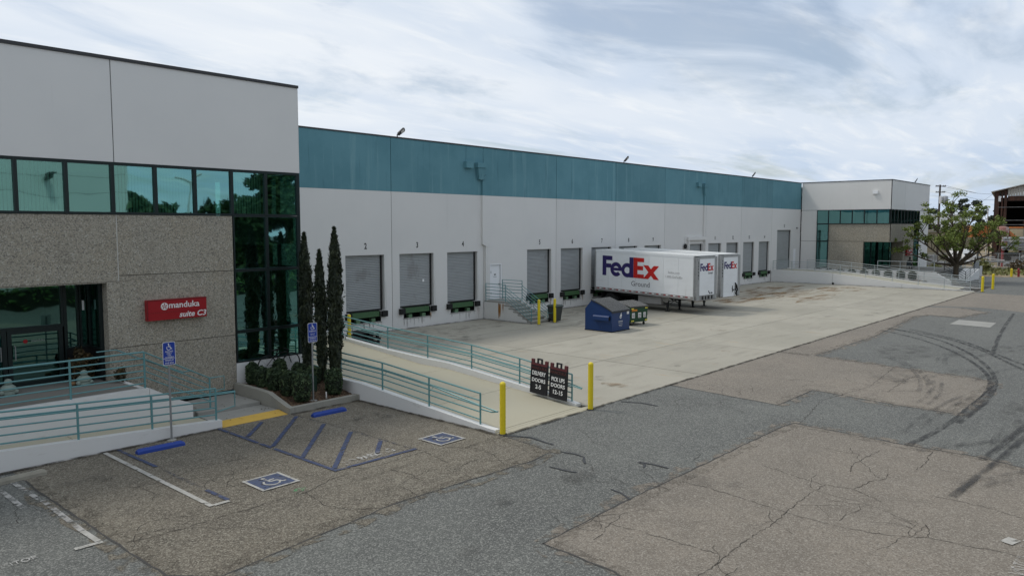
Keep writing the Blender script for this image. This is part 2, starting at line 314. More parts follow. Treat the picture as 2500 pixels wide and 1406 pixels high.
def text(s, size, m, parent, origin, X, Y, name='lettering', bold=0.0, align='CENTER', ext=.002, sx=1.0, shear=0.0):
    """flat letters; X and Y are the reading and upward directions, origin the baseline point"""
    cu = bpy.data.curves.new(name, 'FONT'); cu.body = s; cu.size = size; cu.align_x = align; cu.offset = bold; cu.extrude = ext; cu.shear = shear; cu.resolution_u = 3
    ob = bpy.data.objects.new(name, cu); C.objects.link(ob)
    bpy.context.view_layer.update()
    me = bpy.data.meshes.new_from_object(ob.evaluated_get(bpy.context.evaluated_depsgraph_get()))
    bpy.data.objects.remove(ob); bpy.data.curves.remove(cu)
    X = Vector(X).normalized(); Y = Vector(Y).normalized(); Z = X.cross(Y)
    R = Matrix((X * sx, Y, Z)).transposed(); off = Vector(origin) - woff(parent)
    me.transform(Matrix.Translation(off) @ R.to_4x4()); me.name = name
    me.materials.clear(); me.materials.append(M[m]); return link(me, name, parent)
def leaves(name, pts, nrm, size, m, parent=None, aspect=1.0, up=None, jit=1.0):
    """a cloud of small leaf quads"""
    n = len(pts); pts = np.asarray(pts, float)
    a = rng.normal(size=(n, 3)) * jit + (np.asarray(nrm, float) if nrm is not None else 0)
    a /= np.linalg.norm(a, axis=1, keepdims=True) + 1e-9
    b = rng.normal(size=(n, 3)) * (.45 if up is not None else 1) + (np.asarray(up, float) if up is not None else 0)
    b -= a * (a * b).sum(1, keepdims=True); b /= np.linalg.norm(b, axis=1, keepdims=True) + 1e-9
    c = np.cross(a, b); sz = size * rng.uniform(.6, 1.35, (n, 1))
    u = b * sz * aspect; w = c * sz
    V = np.stack([pts - u * .5 - w * .15, pts + w * .5, pts + u * .55, pts - w * .5], 1).reshape(-1, 3)
    o_ = woff(parent); V -= np.array([o_.x, o_.y, o_.z])
    me = bpy.data.meshes.new(name); me.from_pydata(V.tolist(), [], [(4 * i, 4 * i + 1, 4 * i + 2, 4 * i + 3) for i in range(n)])
    me.materials.append(M[m]); return link(me, name, parent)
def sheet(name, poly, z, m, parent=None):
    return MB().poly([(x, y, z) for x, y in poly]).build(name, m, parent)
def ribbon(pts, w, z, mb, wob=0.0, seg=.35):
    P = []
    for a, b in zip(pts, pts[1:]):
        L = math.dist(a, b); n = max(1, int(L / seg))
        for i in range(n): P.append((a[0] + (b[0] - a[0]) * i / n + random.uniform(-wob, wob), a[1] + (b[1] - a[1]) * i / n + random.uniform(-wob, wob)))
    P.append(pts[-1]); vs = []
    for i, p in enumerate(P):
        a, b = P[max(0, i - 1)], P[min(len(P) - 1, i + 1)]; dx, dy = b[0] - a[0], b[1] - a[1]; L = math.hypot(dx, dy) + 1e-9
        ww = w * random.uniform(.7, 1.3) / 2 if wob else w / 2
        vs += [(p[0] + dy / L * ww, p[1] - dx / L * ww, z), (p[0] - dy / L * ww, p[1] + dx / L * ww, z)]
    mb.add(vs, [(2 * i, 2 * i + 2, 2 * i + 3, 2 * i + 1) for i in range(len(P) - 1)]); return mb
def lerp_tab(tab, y):
    for (a, za), (b, zb) in zip(tab, tab[1:]):
        if y <= b: return za + (zb - za) * (y - a) / (b - a)
    return tab[-1][1]
# ------------------------------------------------------------------ ground
asph = struct(MB().box(-400, 900, -400, 700, -.5, 0).build('asphalt_ground', 'asph_grey'))
PARK = [(5.23,22),(5.23,19.6),(5.19,18.41),(5.23,16.55),(5.24,14.09),(5.28,12.44),(5.88,11.75),(8.73,12.04),(10.03,12.19),(14.11,11.9),(15.03,12.05),(15.26,13.76),(15.34,22)]
sheet('parking_bay_surface', PARK, .004, 'asph_brown', asph)
SLABA = [(10.46,8.57),(13.4,8.64),(16.82,8.58),(21.15,8.57),(22.05,8.46),(21.79,5.58),(21.85,3.66),(21.55,2.67),(21.32,1.82),(21.0,-3),(8,-3),(9.55,5.18),(10.37,6.92)]
SLABB = [(24.4,13.95),(23.98,9.74),(27.04,9.72),(26.56,6.85),(26.52,5.07),(29.62,5.05),(32.82,5.07),(33.23,5.63),(34.46,12.34),(34.34,13.95)]
SLABC = [(34.36,13.95),(34.48,12.34),(42.75,12.21),(53.64,13.0),(55.43,12.6),(55.19,10.69),(59.91,9.97),(61.76,11.99),(61.04,13.95)]
for P in (SLABA, SLABB, SLABC): sheet('asphalt_patch', P, .004, 'asph_tan', asph)
sheet('asphalt_patch', [(62,13.95),(63,11),(61,7),(70,2),(76,6),(77,13.95)], .004, 'asph_tan', asph)
sheet('utility_slab', [(51.11,10.44),(53.87,10.49),(53.57,8.44),(50.82,8.31)], .009, 'walk', asph)
for k, (P, m) in enumerate(((SLABA[:-4],'tan_edge'),([SLABA[-2],SLABA[-1],SLABA[0]],'tan_edge'),(SLABB[1:],'tan_edge'),(SLABC[1:-1],'tan_edge'),(PARK[1:-1],'brown_edge'))): ribbon(P, .62, .0072+.0003*k, MB(), .06, .4).build('worn_edge', m, asph)
mb = MB()
for P in (SLABA[:-4] , SLABB[1:], [SLABA[-1], SLABA[0]], [SLABA[-2], SLABA[-1]], SLABC[1:-1], PARK[1:-1], [(SLABB[0][0], 13.95), SLABB[1]]):
    ribbon(P, .045, .009, mb, .02, .25)
mb.build('patch_seam', 'seam', asph)
CR = [[(17.14,5.85),(16.39,5.87),(15.69,5.88),(14.92,5.84),(14.23,5.77),(13.48,5.83),(12.95,5.84),(12.15,5.79),(11.69,5.8),(11.21,5.81),(10.66,5.69)],[(14.92,5.84),(14.87,5.06),(14.93,4.51),(15.07,3.98),(15.47,3.31),(15.54,2.67),(15.66,2.13),(15.59,1.68)],[(15.22,8.44),(15.18,7.42),(15.06,6.58),(14.92,5.84)],[(17.57,7.43),(17.26,6.48),(17.14,5.85),(17.29,5.26),(16.86,4.56)],[(17.29,5.26),(18.07,5.13),(18.53,4.94),(18.89,5.0)],[(18.45,5.72),(18.99,5.85),(19.96,5.79),(20.76,5.72)],[(19.67,4.6),(20.38,4.53),(21.09,4.65),(21.57,4.66)],[(15.5,3.35),(15.89,3.45),(16.33,3.66)],[(17.98,3.89),(17.99,2.93),(17.75,2.16)],[(11.99,8.62),(12.12,7.52),(12.14,6.62),(12.22,5.82)],[(28.44,7.63),(31.06,7.76),(32.24,7.68)],[(27.33,10.21),(27.81,10.23),(28.32,8.02),(29.33,6.89)],[(5.35,14.31),(6.03,14.19),(6.81,14.19),(7.66,14.19),(8.46,14.21),(8.86,14.12),(9.07,14.14),(9.95,14.46),(10.35,14.51),(11.31,14.48),(12.83,14.5),(13.49,14.29),(13.93,13.8),(13.89,13.13),(13.41,12.19)],[(9.07,14.14),(8.92,13.22),(9.11,12.56),(9.66,12.17)],[(12.83,14.5),(12.7,13.8),(12.59,13.35)],[(11.3,13.96),(11.42,13.38),(11.29,12.82)],[(12.38,12.89),(13.0,12.97),(13.29,12.97)],[(6.64,17.29),(7.18,17.2),(8.26,17.54),(9.58,17.46)],[(15.31,13.94),(15.66,13.23),(15.53,12.45)],
      [(10.3,20.5),(10.42,17.9),(10.5,15.0),(11.0,14.5)],[(12.75,20.4),(12.85,17.5),(12.8,15.1),(12.9,14.5)],[(22.2,8.3),(25.5,8.9),(29,8.4),(33.5,8.8)]]
for P in CR: ribbon(P, .017, .0125, MB(), .03, .10).build('crack', 'crack', asph)
rk = random.Random(21)
def hair(x, y, a, L, depth=0):
    P = [(x, y)]
    for i in range(int(L/.16)):
        a += rk.uniform(-.55,.55); x += .16*math.cos(a); y += .16*math.sin(a); P.append((x, y))
        if depth < 2 and rk.random() < .07: hair(x, y, a+rk.choice((-1,1))*rk.uniform(.7,1.4), L*.5, depth+1)
    if len(P) > 2: ribbon(P, .011, .0128+.0004*depth, MB(), .012, .10).build('crack', 'crack', asph)
for (x0, x1, y0, y1, n) in ((11,20,1.5,8.3,13),(25,33,5.5,11,7),(5.5,14.5,12.3,19,11),(7,15,3,11.5,8),(17,26,8.8,13,6),(35,60,3,12,9)):
    for k in range(n): hair(rk.uniform(x0,x1), rk.uniform(y0,y1), rk.choice((0,PI/2,PI))+rk.uniform(-.4,.4), rk.uniform(.8,3.2))
for P in [[(15.17,11.84),(15.26,11.46),(15.19,11.14),(14.8,10.79)],[(15.77,9.84),(15.85,9.49),(15.84,9.08)],[(13.7,9.28),(13.63,8.96),(13.43,8.6)],[(14.02,11.3),(14.03,10.92),(14.12,10.53)],[(15.75,9.86),(15.71,9.65),(15.48,9.54)],[(20.96,13.81),(21.25,13.25),(21.24,12.6)],[(15.27,13.99),(15.66,13.3),(15.54,12.38)]]:
    ribbon(P, .065, .0155, MB(), .02, .2).build('tar_patch', 'tar', asph)
TY = [[(45.38,12.64),(43.96,10.86),(41.5,8.9),(38.5,7.22),(35.54,5.96),(32.81,5.21),(29.71,4.94),(27.1,4.95),(25.12,5.01),(23.17,5.13),(21.76,5.31)],[(46.67,12.55),(45.15,10.73),(42.79,8.8),(39.4,7.05),(35.74,5.73),(32.7,5.04),(29.26,4.74),(27.08,4.77),(25.29,4.82)],[(46.51,12.73),(45.53,10.3),(43.38,8.35),(40.53,6.66),(38.19,5.56),(35.39,4.14)],[(46.91,11.6),(44.37,8.55),(39.64,5.94),(36.98,4.34)],[(27.76,3.19),(24.75,3.36),(23.04,3.44),(21.59,3.57)],[(26.56,3.04),(23.3,3.15),(21.4,3.27),(19.71,3.4),(18.14,3.51)],
      [(60,8.5),(48,7.4),(40,6.4)],[(66,6.5),(50,5.6),(41,4.2)]]
def smooth_path(P):
    for _ in range(2):
        Q = [P[0]]
        for a, b in zip(P, P[1:]): Q += [(a[0]*.75+b[0]*.25, a[1]*.75+b[1]*.25), (a[0]*.25+b[0]*.75, a[1]*.25+b[1]*.75)]
        P = Q + [P[-1]]
    return P
for i, P in enumerate(TY): ribbon(smooth_path(P), .17, .019 + .003 * i, MB()).build('tyre_mark', 'tyre', asph)
for k in range(16):
    x0, y0 = rk.uniform(19,40), rk.uniform(.5,8); a = rk.uniform(-.5,.35); L = rk.uniform(3,9); c = rk.uniform(-.06,.06); P = []
    for i in range(8): P.append((x0, y0)); x0 += L/7*math.cos(a); y0 += L/7*math.sin(a); a += c*L/3
    ribbon(P, rk.uniform(.12,.22), .0445+.0004*k, MB()).build('tyre_mark', 'tyrefaint', asph)
    if k % 2: ribbon([(p[0]+.05, p[1]+.28) for p in P], .15, .0448+.0004*k, MB()).build('tyre_mark', 'tyrefaint', asph)
def blot(cx, cy, rx, ry, z, m, n=18):
    k = [random.uniform(.75, 1.2) for _ in range(n)]
    return sheet('oil_stain', [(cx + rx * k[i] * math.cos(2*PI*i/n), cy + ry * k[i] * math.sin(2*PI*i/n)) for i in range(n)], z, m, asph)
for i, (x, y, rx, ry) in enumerate([(15.6,7.6,.35,.9),(6.3,18.4,.8,.45),(14,18.2,.7,.5),(9.3,9.3,.25,.2),(16.5,11.3,.3,.2),(11.6,10.4,.35,.25),(13.8,10.3,.5,.35),(32,8.3,2.2,.8),(38,9.5,2.5,1.2),(34,3.2,2.4,1),(28,3.6,2.0,.8)]): blot(x, y, rx, ry, .054 + .001 * i, 'oil')
for P, w in (([(-4,20.54),(10.5,20.54)],.14),([(15.24,14.2),(15.24,20.5)],.12),([(12.7,20.46),(15.2,20.46)],.10),([(9.7,13.93),(15.3,13.93)],.03)): ribbon(P, w, .033, MB(), .03, .3).build('dirt_line', 'kerbdirt', asph)
ribbon([(15.4,13.95),(77,13.95)], .12, .034, MB(), .03, .4).build('dirt_line', 'kerbdirt', asph)
# painted lines (flat paint on the asphalt)
def line(name, pts, w, m, z=.0215): return ribbon(pts, w, z, MB()).build(name, m, asph)
line('parking_line', [(7.27,20.5),(7.30,14.88)], .11, 'whiteline'); line('parking_line', [(7.36,14.90),(7.70,14.90)], .11, 'whiteline')
line('parking_line', [(7.60,20.56),(7.66,18.37)], .10, 'blueline'); line('parking_line', [(7.69,15.9),(7.71,14.97)], .10, 'blueline'); line('parking_line', [(7.66,18.35),(7.69,15.92)], .10, 'bluefade')
line('parking_line', [(10.36,20.55),(10.38,14.97)], .11, 'blueline'); line('parking_line', [(12.70,20.42),(12.79,14.97)], .10, 'bluefade'); line('parking_line', [(10.33,14.90),(12.85,14.82)], .12, 'blueline')
for i, (a, b) in enumerate([((11.59,20.31),(10.43,19.10)),((12.65,20.13),(10.45,17.80)),((12.70,18.75),(10.43,16.38)),((12.71,17.45),(10.45,15.05)),((12.70,16.11),(11.91,15.27))]): line('hatch_line', [a, b], .12, 'blueline', .0225)
for P, m in (([(5.0,19.65),(5.04,17.98)],'whitefade'),([(4.65,19.4),(4.66,17.6)],'whitefade'),([(5.03,15.48),(5.05,14.75)],'whiteline'),([(4.63,14.69),(5.10,14.67)],'whiteline'),([(5.07,17.9),(5.03,15.5)],'whitefade')): line('parking_line', P, .11, m)
line('parking_line', [(16.12,2.22),(16.44,2.12)], .22, 'whiteline'); line('parking_line', [(16.14,2.0),(16.1,.9)], .05, 'whitefade'); line('parking_line', [(16.46,2.0),(16.42,.9)], .05, 'whitefade')
text('NO PARKING', .42, 'whitefade', asph, (11.6, 15.06, .026), (1, .02, 0), (0, 1, 0), 'pavement_lettering', .012, ext=0, sx=.62)
text('VISITOR', .42, 'whitefade', asph, (15.2, 1.68, .026), (1, 0, 0), (0, 1, 0), 'pavement_lettering', .004, ext=0, sx=.62)
text('VISITOR', .24, 'whitefade', asph, (3.75, 14.75, .026), (1, .05, 0), (0, 1, 0), 'pavement_lettering', .002, ext=0, sx=.8)
blot(9.0, 14.25, .16, .10, .072, 'greenspray').name = 'spray_mark'
def wheelchair(mb, cx, cy, z, s, X, Y, N):
    """the access symbol drawn as strokes of geometry"""
    X, Y, N = Vector(X), Vector(Y), Vector(N)
    def P(u, v, k=0): return Vector((cx, cy, z)) + X * (u * s) + Y * (v * s) + N * k
    def stroke(a, b, w, k):
        a, b = Vector(a), Vector(b); d = (b - a).normalized(); q = Vector((-d.y, d.x)) * w / 2
        mb.quad(P(*(a - q), k), P(*(b - q), k), P(*(b + q), k), P(*(a + q), k))
    n = 14; mb.poly([P(-.06 + .075 * math.cos(2*PI*i/n), .40 + .075 * math.sin(2*PI*i/n), .001) for i in range(n)])
    stroke((-.05,.33), (-.02,-.02), .09, .001); stroke((-.02,.15), (.2,.15), .07, .0016); stroke((-.03,-.02), (.2,-.02), .08, .002); stroke((.18,0), (.30,-.28), .08, .0026); stroke((.28,-.28), (.40,-.24), .07, .003)
    a0, a1, n = math.radians(130), math.radians(345), 18
    for i in range(n):
        a, b = a0 + (a1-a0)*i/n, a0 + (a1-a0)*(i+1)/n
        q = [(-.04 + r*math.cos(t), -.12 + r*math.sin(t)) for r, t in ((.22,a),(.29,a),(.29,b),(.22,b))]
        mb.quad(*[P(*p, .0035) for p in q])
for cx, cy in ((8.94, 15.34), (13.93, 15.0)):
    sheet('accessible_symbol', [(cx-.43,cy-.43),(cx+.43,cy-.43),(cx+.43,cy+.43),(cx-.43,cy+.43)], .0235, 'symblue', asph)
    for x0, x1, y0, y1 in ((-.47,-.40,-.47,.47),(.40,.47,-.47,.47),(-.39,.39,.40,.47),(-.39,.39,-.47,-.40)): sheet('symbol_border', [(cx+x0,cy+y0),(cx+x1,cy+y0),(cx+x1,cy+y1),(cx+x0,cy+y1)], .026, 'whiteline', asph)
    mb = MB(); wheelchair(mb, cx, cy, .027, .70, (1,0,0), (0,1,0), (0,0,1)); mb.build('wheelchair_mark', 'whiteline', asph)
# concrete yard in slabs, open joints between them
yard = struct(MB().quad((15.3,13.98,.003),(86.2,13.98,.003),(86.2,33.3,.003),(15.3,33.3,.003)).build('concrete_yard', 'crack'))
ys = [14.0, 18.75, 23.5, 28.25, 33.0]; xs = [19.66] + [26.98 + 7.33 * k for k in range(8)]
for i in range(8):
    for j in range(4):
        x0, x1, y0, y1 = xs[i] + .018, xs[i+1] - .018, ys[j] + (.018 if j else 0), ys[j+1] - .018
        MB().box(x0, x1, y0, y1, -.1, .012 + random.uniform(0, .004)).build('concrete_slab', 'conc', yard)
MB().box(15.3, 19.655, 13.98, 14.29, -.05, .0125).box(15.55, 19.36, 14.291, 14.412, -.05, .0165).build('ramp_apron', 'ramp_conc', yard)
def yard_blot(cx, cy, rx, ry, z, m, name, n=20):
    k = [random.uniform(.6, 1.25) for _ in range(n)]
    return sheet(name, [(cx + rx*k[i]*math.cos(2*PI*i/n), cy + ry*k[i]*math.sin(2*PI*i/n)) for i in range(n)], z, m, yard)
for i, (x, y, rx, ry) in enumerate([(60,27.5,7,2.6),(66,25.5,6,2),(70,29,5,1.8),(56,26,3.5,1.4),(73,24,3.5,2.2),(63,22.5,5,1)]): yard_blot(x, y, rx, ry, .022+.0007*i, 'rustblot', 'rust_stain')
for i in range(34):
    x, y = random.uniform(21,70), random.uniform(15,32); s = random.uniform(.08,.5); yard_blot(x, y, s, s*random.uniform(.4,1.6), .028+.0006*i, 'oil' if i % 3 else 'rustblot', 'oil_stain' if i % 3 else 'rust_stain', 12)
for i, (x, y, rx, ry) in enumerate([(29,30.6,5,1.6),(43,30.2,5,1.8),(26,28,3,1.2),(53,30,4,1.5),(37,26.5,2.5,1.3)]): yard_blot(x, y, rx, ry, .051+.0007*i, 'oil', 'oil_stain')
for P, w in (([(19.72,14.5),(19.72,32.9)],.14),([(20,32.93),(78,32.93)],.16),([(78.2,15),(78.2,32.9)],.18),([(34.25,29),(34.25,32.9)],.14)): ribbon(P, w, .0565, MB(), .03, .4).build('dirt_line', 'kerbdirt', yard)
# ------------------------------------------------------------------ the loading ramp beside the office
RS = [(14.0,.012),(14.6,.03),(20.5,.50),(22.0,.50),(29.5,1.15),(33.0,1.18)]
def slope_wall(x0, x1, tab, dz, m, name, par, y0, y1, zb=-.05):
    mb = MB(); yy = sorted({y0, y1} | {y for y, _ in tab if y0 < y < y1})
    for a, b in zip(yy, yy[1:]):
        za, zb_ = lerp_tab(tab, a) + dz, lerp_tab(tab, b) + dz
        mb.add([(x0,a,zb),(x1,a,zb),(x1,b,zb),(x0,b,zb),(x0,a,za),(x1,a,za),(x1,b,zb_),(x0,b,zb_)],
               [(4,5,6,7),(0,4,7,3),(1,2,6,5)] + ([(0,1,5,4)] if a == y0 else []) + ([(3,7,6,2)] if b == y1 else []))
    return mb.build(name, m, par)
ramp = thing('loading_ramp', 'long concrete ramp with white kerbs rising beside the trimmed shrubs and cypresses', 'ramp', (17.4, 14.0, 0))
for a, b in ((14.42,17.3),(17.32,20.5),(20.52,23.5),(23.52,27.0),(27.02,30.0),(30.02,32.95)):
    slope_wall(15.55, 19.36, RS, 0, 'ramp_conc', 'ramp_slab', ramp, a, b)
slope_wall(15.32, 15.54, RS, .075, 'whitekerb', 'kerb_wall', ramp, 14.3, 23.95)
slope_wall(19.37, 19.62, [(14.0,.05),(14.5,.09),(15.7,.26),(18.3,.52),(20.5,.72),(21.7,.74),(24.1,.84),(27.3,1.06),(29.5,1.24),(33,1.26)], 0, 'whitekerb', 'kerb_wall', ramp, 14.5, 32.95)
def railing(name, label, posts, h, fr, m, r=.026, group=None, tops=None, posts_on=None):
    """posts: (x,y,base z); fr: rail heights above the base; every post and every rail is a part"""
    t = thing(name, label, 'railing', posts[0], group)
    for i, (x, y, z) in enumerate(posts):
        if posts_on is None or i in posts_on: MB().tube([(x,y,z-.03),(x,y,z+h)], r*1.1, 8).build('post', m, t, True)
    for f in fr: MB().tube([(x,y,z+f) for x, y, z in posts], r if f > h-.02 else r*.8, 7).build('rail', m, t, True)
    return t
kb = [(14.0,.05),(14.5,.09),(15.7,.26),(18.3,.52),(20.5,.72),(21.7,.74),(24.1,.84),(27.3,1.06),(29.5,1.24),(33,1.26)]
rr = railing('ramp_railing', 'teal pipe railing on the far kerb of the ramp, behind the two black sign boards', [(19.52,y,lerp_tab(kb,y)) for y in (14.78,17.05,19.39,21.78,24.2,27.3,30.2,32.7)], .88, (.88,.67,.56,.45,.27,.1), 'rail')
hr = [(19.40,y,lerp_tab(kb,y)+.56) for y in (14.3,17.05,19.39,21.78,24.2,27.3,30.2)]
MB().tube([(19.52,14.78,lerp_tab(kb,14.78)+.56),(19.50,14.35,.62),(19.40,14.3,.62)]+hr[1:], .018, 7).build('handrail', 'rail', rr, True)
rl = railing('ramp_railing', 'teal pipe railing on the near kerb of the ramp, beside the clipped shrubs', [(15.43,y,lerp_tab(RS,y)+.07) for y in (14.98,17.17,19.43,21.7,23.6)], .90, (.90,.69,.53,.36,.14), 'rail')
MB().tube([(15.43,15.0,.58),(15.46,14.55,.55),(15.60,14.45,.55),(15.60,15.1,.62)]+[(15.60,y,lerp_tab(RS,y)+.66) for y in (17.17,19.43,21.7,23.6)], .022, 7).build('handrail', 'rail', rl, True)
for y in (17.17,19.43,21.7): MB().tube([(15.43,y,lerp_tab(RS,y)+.56),(15.52,y,lerp_tab(RS,y)+.55),(15.60,y,lerp_tab(RS,y)+.65)], .009, 6).build('bracket', 'rail', rl, True)
# ------------------------------------------------------------------ entrance ramp, landing and steps by the office
ent = thing('entrance_ramp', 'white walled access ramp and raised landing in front of the glass entrance', 'ramp', (6, 21.5, 0))
def cz(x): return .235 + .0545 * (10.5 - x)
def xslab(x0, x1, y0, y1, f0, f1, name, m, zb=-.05, par=ent):
    return MB().add([(x0,y0,zb),(x1,y0,zb),(x1,y1,zb),(x0,y1,zb),(x0,y0,f0),(x1,y0,f1),(x1,y1,f1),(x0,y1,f0)], [(4,5,6,7),(0,1,5,4),(1,2,6,5),(2,3,7,6),(3,0,4,7)]).build(name, m, par)
xslab(-4, 10.5, 20.6, 20.82, cz(-4), cz(10.5), 'kerb_wall', 'whitekerb')
for a, b in ((-4,.9),(.92,4.0),(4.02,6.9),(6.92,9.6),(9.62,10.52)):
    xslab(a, b, 20.83, 22.12, .05+.05*(10.5-a), .05+.05*(10.5-b), 'ramp_slab', 'ramp_conc')
xslab(-4, 9.12, 22.14, 22.36, 1.17, 1.17, 'landing_wall', 'whitekerb')
MB().prism([(9.13,22.14,-.02),(10.38,22.14,-.02),(10.38,22.14,.50),(10.1,22.14,.62),(9.13,22.14,1.17)], (0,.22,0)).build('stair_wall', 'whitekerb', ent)
MB().box(-4, 8.95, 22.37, 25.9, 0, 1.15).build('landing', 'land', ent)
MB().box(8.96, 9.10, 22.37, 23.98, 0, 1.16).build('landing_edge', 'whitekerb', ent)
for k in range(6):
    z = 1.16 - .1645 * (k + 1)
    if z > .18: MB().box(9.11 + .3*k, 9.41 + .3*k - .004, 22.37, 23.98, 0, z).build('step', 'walk', ent)
MB().box(10.55, 12.60, 22.16, 23.98, 0, .175).build('walk_slab', 'walk', ent)
xslab(10.54, 12.62, 21.12, 22.14, .07, .07, 'walk_slab', 'walk')
MB().add([(10.52,20.60,.014),(12.64,20.60,.014),(12.62,21.10,.085),(10.54,21.10,.085),(10.52,20.60,0),(12.64,20.60,0),(12.62,21.1,0),(10.54,21.1,0)], [(0,1,2,3),(4,5,1,0),(5,6,2,1),(7,4,0,3)]).build('tactile_ramp', 'dome', ent)
r1 = railing('entrance_railing', 'teal railing along the white kerb behind the left blue parking sign', [(x,20.71,cz(x)) for x in (1.2,3.05,4.9,6.74,8.57,10.38)], .92, (.92,.74,.56,.36,.16), 'rail')
MB().tube([(10.38,20.71,.98),(11.0,20.74,.96),(11.06,20.86,.96),(10.5,20.90,.98)] + [(x,20.90,cz(x)+.74) for x in (8.57,6.74,4.9,3.05,1.2)], .02, 7).build('handrail', 'rail', r1, True)
MB().tube([(10.38,20.71,.47),(10.98,20.74,.55),(10.98,20.74,.95)], .018, 7).build('rail_return', 'rail', r1, True)
r2 = railing('entrance_railing', 'teal railing on the white landing wall before the glass entrance doors', [(x,22.25,1.17) for x in (-.6,1.35,3.25,5.15,7.1,9.05)], 1.05, (1.05,.87,.69,.51,.33,.14), 'rail')
t = thing('stair_railing', 'sloping teal railing down the entrance steps beside the pebbled wall', 'railing', (9.05,22.27,1.17))
e0, e1 = (9.08,22.25,1.17), (11.1,22.50,.175)
for f in (.95,.76,.58,.40,.22): MB().tube([(e0[0],e0[1],e0[2]+f+.08),(e1[0],e1[1],e1[2]+f)], .021 if f > .9 else .016, 7).build('rail', 'rail', t, True)
MB().tube([(e1[0],e1[1],.17),(e1[0],e1[1],1.12)], .026, 8).build('post', 'rail', t, True)
MB().tube([(11.1,22.5,1.12),(11.55,22.45,1.13),(11.55,22.45,.72),(11.1,22.5,.70)], .018, 7).build('rail_return', 'rail', t, True)
MB().tube([(9.0,22.40,2.02),(10.3,22.55,1.42),(10.6,22.56,1.42)], .018, 7).build('handrail', 'rail', t, True)
t = thing('stair_railing', 'thin teal handrail fixed to the pebbled wall above the entrance steps', 'railing', (8.6,23.9,1.2))
MB().tube([(8.35,23.88,2.12),(8.9,23.88,2.12),(10.9,23.88,1.12)], .018, 7).build('handrail', 'rail', t, True)
# ------------------------------------------------------------------ planter
pl = thing('planter_bed', 'kerbed planter bed of bark mulch between the yellow ramp and the loading ramp', 'planter', (14, 22, 0))
prof = [(20.52,.20),(20.75,.22),(21.2,.34),(21.8,.50),(22.4,.52),(23.95,.52)]
slope_wall(12.66, 12.84, prof, 0, 'curb', 'planter_kerb', pl, 20.52, 23.95)
MB().box(12.85, 15.30, 20.52, 20.70, -.02, .20).build('planter_kerb', 'curb', pl)
vs, fs = [], []; nx, ny = 26, 34
for j in range(ny):
    for i in range(nx):
        x, y = 12.85 + 2.46*i/(nx-1), 20.71 + 3.26*j/(ny-1)
        vs.append((x, y, .15 + .30*min(1, (y-20.7)/1.6) - .05*(i in (0, nx-1)) + random.uniform(-.025,.025)))
for j in range(ny-1):
    for i in range(nx-1): fs.append((j*nx+i, j*nx+i+1, (j+1)*nx+i+1, (j+1)*nx+i))
stuff(MB().add(vs, fs).build('mulch', 'mulch', pl, True, 1.5))
mb = MB()
for k in range(420):
    x, y = random.uniform(12.9,15.25), random.uniform(20.75,23.9); z = .17 + .30*min(1,(y-20.7)/1.6); a = random.uniform(0,PI); L = random.uniform(.02,.05)
    mb.add([(x-L*math.cos(a),y-L*math.sin(a),z),(x+L*math.cos(a),y+L*math.sin(a),z+.015),(x+L*math.cos(a)-.02*math.sin(a),y+L*math.sin(a)+.02*math.cos(a),z+.02),(x-L*math.cos(a)-.02*math.sin(a),y-L*math.sin(a)+.02*math.cos(a),z+.01)], [(0,1,2,3)], k % 3)
stuff(mb.build('bark_chip', ['mulch','bark','cardboard'], pl))
mb = MB()
for k in range(60):
    a, x, y = random.uniform(0,PI), *random.choice([(random.uniform(10.6,12.6),random.uniform(20.65,22.1)),(random.uniform(14.0,15.2),random.uniform(20.2,20.5)),(random.uniform(10.7,12.5),random.uniform(22.2,23.9))])
    z = .09 if y < 22.14 else .19
    if y < 20.55: z = .02
    elif y < 21.1: z = .02 + .075*(y-20.6)/.5
    mb.quad((x,y,z),(x+.05*math.cos(a),y+.05*math.sin(a),z+.008),(x+.05*math.cos(a)-.025*math.sin(a),y+.05*math.sin(a)+.025*math.cos(a),z+.012),(x-.025*math.sin(a),y+.025*math.cos(a),z+.006))
o = stuff(mb.build('leaf_litter', 'brownleaf')); tag(o, 'scattered dead leaves on the yellow ramp and walkway', 'leaves')
# ------------------------------------------------------------------ wall helpers
def wall(x0, x1, z0, z1, holes, y, depth, m, name, par, plane='y', mrev=None):
    """front skin on plane y (or x) with rectangular holes and their reveals"""
    U = sorted({x0, x1} | {h[0] for h in holes} | {h[1] for h in holes}); V = sorted({z0, z1} | {h[2] for h in holes} | {h[3] for h in holes})
    U = [u for u in U if x0 <= u <= x1]; V = [v for v in V if z0 <= v <= z1]
    def inh(u, v): return any(a < u < b and c < v < d for a, b, c, d in holes) or not (x0 < u < x1 and z0 < v < z1)
    P = (lambda u, v, d: (u, y + d, v)) if plane == 'y' else (lambda u, v, d: (y + d, u, v))
    mb = MB(); solid = {}
    for a, b in zip(U, U[1:]):
        for c, d in zip(V, V[1:]):
            um, vm = (a+b)/2, (c+d)/2
            if inh(um, vm): continue
            q = [P(a,c,0),P(b,c,0),P(b,d,0),P(a,d,0)]
            mb.quad(*(q if plane == 'y' else q[::-1]))
            e = 1e-3
            for (p1, p2, tu, tv) in (((a,c),(b,c),um,c-e),((b,d),(a,d),um,d+e),((b,c),(b,d),b+e,vm),((a,d),(a,c),a-e,vm)):
                if inh(tu, tv):
                    outer = not (x0 < tu < x1 and z0 < tv < z1); dd = .06 if outer else depth
                    mb.quad(P(*p1,0),P(*p1,dd),P(*p2,dd),P(*p2,0))
    return mb.build(name, m, par)
Y0 = 33.0
J = [19.65] + [26.98 + 7.33*k for k in range(8)] + [86.2]
wh = thing('warehouse', 'long white warehouse with a teal upper band and a row of numbered dock doors', 'warehouse', (50, 33, 0))
